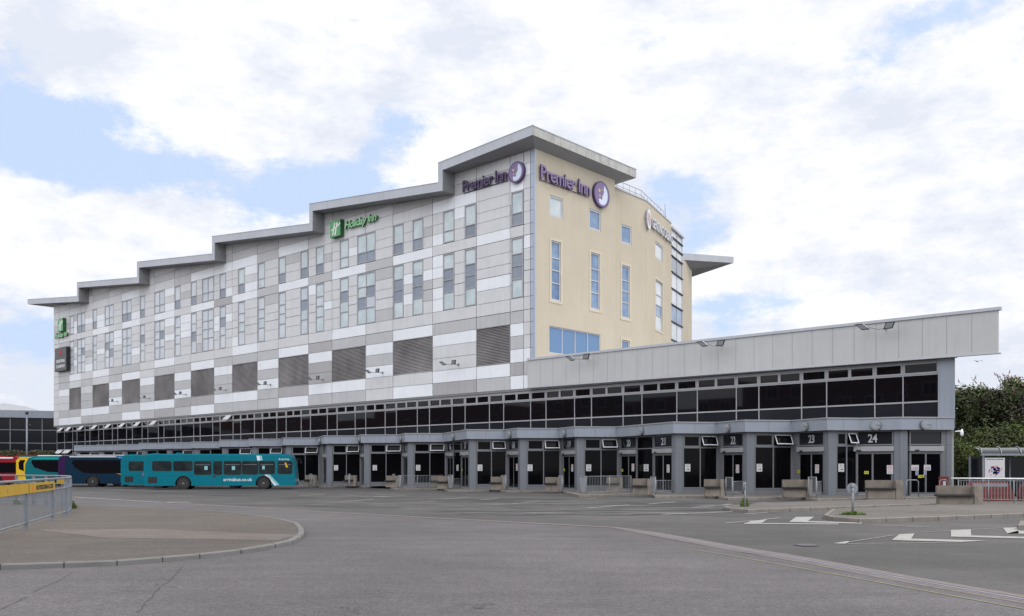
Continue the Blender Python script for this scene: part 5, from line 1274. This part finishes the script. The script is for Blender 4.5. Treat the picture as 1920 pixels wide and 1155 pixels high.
navy = dict(body=M['navy'], wins=[], big=[(1.35, 2.40), (11.6, 2.40), (11.6, 1.22), (3.0, 1.22), (2.2, 1.30), (1.5, 1.75), (1.2, 2.15)], lines=[(3.9, 3.905, .35, 1.2), (5.3, 5.305, .35, 1.2)],
    decals=[('purple_corner', [(.0, 2.42), (.35, 2.74), (.9, 2.76), (.75, 2.5), (.62, 2.1), (.6, 1.3), (.65, .8), (.0, .8)], M['bpurple'], .010), ('rear_side_panel', [(.0, .8), (.5, .8), (.5, .35), (.0, .35)], M['bpurple'], .009), ('sky_band', [(5.3, 2.56), (11.2, 2.56), (11.2, 2.72), (5.2, 2.72)], M['sky_p'], .006), ('white_roof_band', [(1.0, 2.66), (5.2, 2.66), (5.1, 2.74), (1.0, 2.74)], M['bwhite'], .006)] +
           [('orange_stripe', [(4.9+.3*k, 1.24-.09*k), (5.6+.2*k, 1.14-.09*k), (6.5+.05*k, 1.10-.12*k), (6.5, 1.16-.12*k), (5.6+.2*k, 1.20-.09*k)], M['byell'] if k in (1, 2) else M['borange'], .008) for k in range(5)] + [('orange_stripe', [(6.5, 1.16), (6.8, 1.16), (7.9, .36), (7.6, .36)], M['borange'], .0085)],
    texts=[('slogan', 'my first class', 5.75, 2.44, 1.05, .10, M['bwhite']), ('place_name', 'Derby', 7.0, 2.44, .55, .10, M['bwhite'])], roofbits=[(1.5, 10.5, -.9, .9, 2.76, 2.88, M['bwhite'])])
make_bus('bus', 'navy bus with purple tail and orange wing-like stripes', navy, ((108-960)/F0*80.3, 81.4, 0), R(5))
gr_ = dict(body=M['dteal'], wins=[], big=[(1.5, 2.45), (11.6, 2.45), (11.6, 1.25), (4.6, 1.25), (2.9, 1.35), (1.7, 1.75), (1.4, 2.2)], lines=[],
    decals=[('yellow_corner', [(.0, .4), (.95, .4), (.80, 1.3), (.86, 2.1), (1.15, 2.62), (1.6, 2.72), (.3, 2.72), (.0, 2.42)], M['byell'], .008), ('dark_corner_window', [(.25, 1.6), (.72, 1.4), (.70, 2.1), (.85, 2.45), (.4, 2.45), (.22, 2.2)], M['busglassd'], .014), ('mint_panel', [(3.9, 1.2), (7.5, 1.2), (7.5, .8), (4.3, .8)], M['mteal'], .009), ('mint_band', [(1.5, 2.52), (8, 2.52), (8, 2.68), (1.7, 2.68)], M['mteal'], .006)],
    texts=[], roofbits=[(1.8, 10.8, -.9, .9, 2.76, 2.90, M['bwhite'])])
make_bus('bus', 'dark teal bus with a bright yellow rear corner', gr_, ((29-960)/F0*84.3, 85.5, 0), R(4))
rd = dict(body=M['bred'], wins=[], big=[(.9, 2.25), (11.4, 2.25), (11.4, 1.22), (1.2, 1.22)], lines=[], decals=[('white_roof_band', [(3.0, 2.62), (11.0, 2.62), (11.0, 2.76), (3.0, 2.76)], M['bwhite'], .008)], texts=[], roofbits=[(9.2, 9.8, -.4, .4, 2.78, 2.92, M['bred'])])
make_bus('bus', 'red bus at the left edge with a dark window band', rd, ((29-960)/F0*88-11.2, 89.0, 0), R(3))
rd2 = dict(rd); rd2['decals'] = []; rd2['roofbits'] = [(7.5, 10.6, -.9, .9, 2.78, 3.08, M['bred'])]
make_bus('bus', 'red bus behind the others, only its red roof pod showing above them', rd2, ((84-960)/F0*94-10.8, 95.4, 0), R(2))

# ------------------------------------------------------------------ left background
t = thing('office_building', 'dark glazed building with pale roof band beyond the buses at the left', 'building', (-95, 160, 0))
OB = Fr(((-500-960)/F0*150, 150), (((100.5-960)/F0*166)-((-500-960)/F0*150), 16)); OL = math.hypot(((100.5-960)/F0*166)-((-500-960)/F0*150), 16)
xe = OB.px(112)
zt1 = OB.at(98, 770.5)[1]; zt0 = OB.at(98, 784)[1]; z_b = OB.at(98, 845)[1]
mb = MB(); mb.box(OB, -60, xe, 0, 30, zt0, zt1); mb.build('roof_band', M['canopy'], t)
mb = MB(); mb.box(OB, -60, xe-.2, .4, 29, 0, zt0); mb.build('glazing', M['glassn'], t)
mb = MB()
for k in range(40): mb.box(OB, xe-.4-k*2.6, xe-.3-k*2.6, .3, .42, 0, zt0)
for z in (3.2, 6.2, 8.6): mb.box(OB, -60, xe-.2, .34, .41, z, z+.1)
mb.build('mullions', M['galvd'], t)
mb = MB(); mb.extr(OB, [(xe-22, zt1), (xe-3, zt1), (xe-6.5, zt1+1.1), (xe-10, zt1+1.6), (xe-13, zt1+1.0), (xe-22, zt1+1.2)], 6, 28); mb.build('roof', M['light'], t)
mb = MB()
hb = [((-300-960)/F0*122, 122), ((103-960)/F0*134, 134)]; HB = Fr(hb[0], (hb[1][0]-hb[0][0], 12)); hl = math.hypot(hb[1][0]-hb[0][0], 12)
mb.box(HB, 0, hl, 0, .5, 0, 3.5); o = mb.build('boundary_wall', M['near_black']); tag(o, 'dark wall below the green hedge behind the buses', 'wall')
mb = MB(); rr = random.Random(5)
for _ in range(9000):
    x = rr.uniform(0, hl); z = 3.5+rr.random()**1.5*(.75+.3*noise.noise(Vector((x*.7, 0, 0)))); y = rr.uniform(-.5, .9); s_ = rr.uniform(.08, .2); c = HB.p(x, y, z-(.5*(y+.2)**2 if y < 0 else 0)); n_ = Vector((rr.uniform(-1, 1), rr.uniform(-1, 1), rr.uniform(-.3, 1))).normalized(); u = n_.orthogonal().normalized(); v = n_.cross(u)
    mb.poly([c+u*s_, c+v*s_*.5, c-u*s_, c-v*s_*.5])
tag(mb.build('hedge', M['hedge']), 'low green hedge along the top of the wall behind the buses', 'hedge')
g = ((50.5-960)/F0*104, 104)
t = thing('lamp_post', 'tall slim grey post with small cameras beyond the red bus', 'post', (g[0], g[1], 0))
mb = MB(); mb.tube([(g[0], g[1], 0), (g[0], g[1], 7.9)], .10, 8); mb.build('pole', M['galv'], t)
mb = MB(); mb.tube([(g[0], g[1], 7.9), (g[0], g[1], 8.2)], [.16, .2], 8); mb.tube([(g[0], g[1], 6.7), (g[0]+.4, g[1], 6.7), (g[0]+.4, g[1], 6.4)], .07, 6); mb.build('cameras', M['lamp'], t)

# ------------------------------------------------------------------ bus shelter and barriers on the right
Ys = 46.0
sx = (1841-960)/F0*Ys
t = thing('bus_shelter', 'small glazed bus shelter with curved smoked roof and a poster on its side', 'bus shelter', (sx, Ys, 0))
f = Fr((sx, Ys), (1, .0))
mb = MB(); mb.box(f, .05, .13, 0, .08, 0, 2.36); mb.box(f, 4.1, 4.18, 0, .08, 0, 2.36); mb.box(f, .05, .13, 1.35, 1.43, 0, 2.36); mb.box(f, 4.1, 4.18, 1.35, 1.43, 0, 2.36); mb.box(f, -.05, 5.0, -.06, .02, 2.33, 2.43)
mb.box(f, 2.15, 2.21, 1.35, 1.41, 0, 2.3); mb.build('posts', M['galv'], t)
mb = MB(); n = 10
arc = [(-.06+1.6*(1-math.cos(math.pi/2*k/n)), 2.40+.40*math.sin(math.pi/2*k/n)) for k in range(n+1)]
for (y0, z0), (y1, z1) in zip(arc, arc[1:]): mb.poly([f.p(-.02, y0, z0), f.p(5.0, y0, z0), f.p(5.0, y1, z1), f.p(-.02, y1, z1)], 0)
mb.build('roof', M['polyc'], t)
mb = MB()
for x in (-.02, .98, 1.98, 2.98, 3.98): mb.tube([f.p(x+.55*(y/1.5), y-.02, z+.02) for y, z in arc], .028, 6)
mb.build('roof_ribs', M['galv'], t)
mb = MB(); mb.box(f, .13, 4.1, 1.37, 1.39, .3, 2.3); mb.build('back_glass', M['glassn'], t)
mb = MB(); mb.box(f, .17, 1.18, .02, .06, 1.15, 2.22); mb.build('poster', M['paper'], t)
mb = MB(); rr = random.Random(4); mb.box(f, .24, 1.1, .012, .02, 2.13, 2.16, 2)
for _ in range(70):
    u, v = rr.gauss(.70, .15), rr.gauss(1.58, .13); s_ = rr.uniform(.015, .05); mb.box(f, u-s_, u+s_, .012, .02, v-s_, v+s_, rr.choice([0, 1, 1, 0]))
mb.box(f, .24, 1.1, .012, .02, 1.2, 1.215, 2); mb.build('poster_print', [M['pinkink'], M['blueink'], M['ink']], t)
rr = random.Random(9)
for i, (x, y, s_) in enumerate(((22.6, 42.9, 'left of the pair'), (25.1, 42.7, 'right of the pair'))):
    t = thing('plastic_barrier', 'red water-filled plastic barrier behind the railing, ' + s_, 'barrier', (x, y, .0), R(-3), 'red plastic barriers behind the railing')
    mb = MB(); mb.extr(None, [(-1.1, .1), (1.1, .1), (1.1, .35), (1.0, .8), (.8, 1.05), (-.8, 1.05), (-1.0, .8), (-1.1, .35)], -.25, .25); mb.build('body', M['redpl'], t, local=True, bevel=.05)
    mb = MB(); mb.box(None, -.8, .8, -.262, -.25, .82, .98); mb.build('reflective_band', M['drain'], t, local=True)
    mb = MB(); 
    mb.box(None, -1.0, 1.0, -.27, -.25, .40, .46); mb.box(None, -.9, .9, -.27, -.25, .66, .70); mb.build('moulded_rib', M['redpl'], t, local=True)

# ------------------------------------------------------------------ trees on the right
def leaf_tree(x, y, h, rx, ry, label, leaf, seed, n=9000, zlow=.4, spikes=0, size=.16, name='tree', cat='tree'):
    rr = random.Random(seed); t = thing(name, label, cat, (x, y, 0), 0, None)
    mb = MB(); limbs = []
    mb.tube([(0, 0, -.05), (.05, 0, h*.25), (-.05, .05, h*.5)], [.22, .16, .10], 8)
    for k in range(9):
        a = rr.uniform(0, 6.28); b_ = h*rr.uniform(.12, .4); tip = Vector((math.cos(a)*rx*.75, math.sin(a)*ry*.75, h*rr.uniform(.5, .85)))
        mb.tube([(0, 0, b_), tuple(tip*.5+Vector((0, 0, b_*.3))), tuple(tip)], [.09, .05, .02], 6); limbs.append(tip)
    mb.build('trunk', M['bark'], t, local=True)
    cl = []
    for k in range(34):
        a = rr.uniform(0, 6.28); u = math.sqrt(rr.random()); z = h*rr.uniform(zlow*.4, .92); kz = 1-abs(z/h-.45)**1.6*1.1
        cl.append((Vector((math.cos(a)*rx*u*kz, math.sin(a)*ry*u*kz, z)), rr.uniform(.5, 1.15)*min(rx, 2.6)*.45, rr.random()))
    mb = MB()
    for k in range(n):
        c, r_, sh = rr.choice(cl); d = Vector((rr.gauss(0, 1), rr.gauss(0, 1), rr.gauss(0, .8))).normalized()*r_*rr.random()**.45
        p_ = c+d
        if p_.z < .1: continue
        s_ = size*rr.uniform(.5, 1.2); n_ = (d.normalized()*.6+Vector((rr.uniform(-1, 1), rr.uniform(-1, 1), rr.uniform(-.2, 1)))).normalized(); u = n_.orthogonal().normalized(); a = rr.uniform(0, 6.28); v = n_.cross(u); u, v = u*math.cos(a)+v*math.sin(a), v*math.cos(a)-u*math.sin(a)
        mb.poly([p_+u*s_, p_+v*s_*.42, p_-u*s_, p_-v*s_*.42], 0 if sh < .62 else 1)
    for k in range(spikes):
        a = rr.uniform(0, 6.28); r0 = rr.random()**.5; b_ = Vector((math.cos(a)*rx*r0*.85, math.sin(a)*ry*r0*.8, h*rr.uniform(.78, .92))); d = Vector((rr.uniform(-.7, .7), rr.uniform(-.4, .4), 1)).normalized(); ln = rr.uniform(.6, 1.5)
        mb.tube([b_, b_+d*ln*.6+Vector((.05, 0, 0)), b_+d*ln+Vector((d.x*.3, 0, -.05))], [.015, .012, .006], 4, m=3, cap=False)
        for q_ in range(26):
            s_ = rr.random(); p_ = b_+d*ln*s_+Vector((rr.uniform(-.16, .16), rr.uniform(-.1, .1), rr.uniform(-.12, .12))); sz = .09
            u = Vector((rr.uniform(-1, 1), rr.uniform(-1, 1), rr.uniform(-1, 1))).normalized(); v = u.orthogonal().normalized(); mb.poly([p_+u*sz, p_+v*sz*.4, p_-u*sz, p_-v*sz*.4], 1)
        e_ = b_+d*ln+Vector((d.x*.3, 0, -.05)); mb.tube([e_, e_+Vector((d.x*.2, 0, .12)), e_+Vector((d.x*.35, 0, .26))], [.045, .04, .01], 5, m=2)
    mb.build('crown', [leaf, M['leafb'] if leaf is M['leafa'] else M['leafa'], M['bloom'], M['bark']], t, local=True)
    return t
def xz(px, Y): return (px-960)/F0*Y
leaf_tree(xz(1818, 63), 63, 7.0, 2.7, 2.5, 'dark leafy tree nearest the corner of the bus station', M['leafa'], 1, 26000, spikes=0, size=.17)
leaf_tree(xz(1856, 66), 66, 7.9, 3.2, 3, 'airy butterfly bush with pinkish flower spikes rising against the sky', M['leafb'], 2, 11000, spikes=30, size=.17)
leaf_tree(xz(1905, 60), 60, 6.8, 3.4, 3, 'brownish green tree above the bus shelter', M['leafp'], 3, 26000, spikes=6, size=.17)
leaf_tree(xz(1935, 68), 68, 8.7, 3.4, 3, 'tall feathery tree at the right edge of the photo', M['leafb'], 4, 12000, spikes=26, size=.18)
leaf_tree(xz(1862, 55), 55, 4.3, 2.6, 2.2, 'bright green shrub behind the bus shelter', M['leafb'], 5, 12000, zlow=.1, size=.13)
leaf_tree(xz(1800, 60), 60, 3.6, 2.6, 1.8, 'low dark shrub at the wall end of the thicket', M['leafa'], 6, 12000, zlow=.05, size=.15)
leaf_tree(xz(1905, 56), 56, 4.2, 3.0, 2.2, 'low dark shrub directly behind the shelter roof', M['leafa'], 7, 14000, zlow=.05, size=.15)
leaf_tree(xz(2010, 62), 62, 8.0, 3.8, 3, 'dark tree just beyond the right edge of the thicket', M['leafa'], 8, 9000, size=.2)
mb = MB(); f = Fr((xz(1785, 71), 71), (1, -.15)); mb.box(f, 0, 24, 0, .2, 0, 3.4); tag(mb.build('boundary_wall', M['near_black']), 'dark fence in deep shade behind the thicket of trees', 'fence')

# ------------------------------------------------------------------ gull
t = thing('gull', 'small gull gliding below the right end of the pale fascia', 'bird', (xz(1833, 60), 60, 1.7+199.5/F0*60))
mb = MB()
for s_ in (-1, 1): mb.poly([(0, -.05, .03), (s_*.2, -.04, .08), (s_*.42, .02, .0), (s_*.2, .05, .07), (0, .06, .03)])
mb.build('wings', M['kerbg'], t, local=True); mb = MB(); mb.tube([(0, -.2, .03), (0, -.05, .03), (0, .1, .03), (0, .22, .02)], [.02, .05, .05, .01], 6); mb.build('body', M['bwhite'], t, local=True)

# ------------------------------------------------------------------ brick terrace across the road (seen mirrored in the dark glass)
OP = Fr((HO.p(70, -86, 0).x, HO.p(70, -86, 0).y), (-HO.dx, -HO.dy))
for k in range(8):
    t = thing('brick_building', 'red brick terrace block %s across the road behind the viewer' % ['first', 'second', 'third', 'fourth', 'fifth', 'sixth', 'seventh', 'eighth'][k], 'building', tuple(OP.p(k*50, 0, 0)))
    hh = [15, 16.5, 14, 17, 15.5, 17, 16, 18][k]; mb = MB(); mb.box(OP, k*50, k*50+45.5, 0, 12, 0, hh)
    mb.build('wall', M['brick'], t)
    mb = MB(); mg = MB()
    for fl_ in range(4):
        for c in range(10):
            x = k*50+2+c*4.3; z = 1.0+fl_*3.5
            mb.box(OP, x, x+2.1, -.06, -.0, z, z+2.0); mg.box(OP, x+.12, x+1.0, -.08, -.06, z+.12, z+1.88); mg.box(OP, x+1.1, x+1.98, -.08, -.06, z+.12, z+1.88)
    mb.build('window_frames', M['mid'], t); mg.build('panes', M['glassk'], t)

S.render.film_transparent = False
S.cycles.max_bounces = 6
S.cycles.use_denoising = True
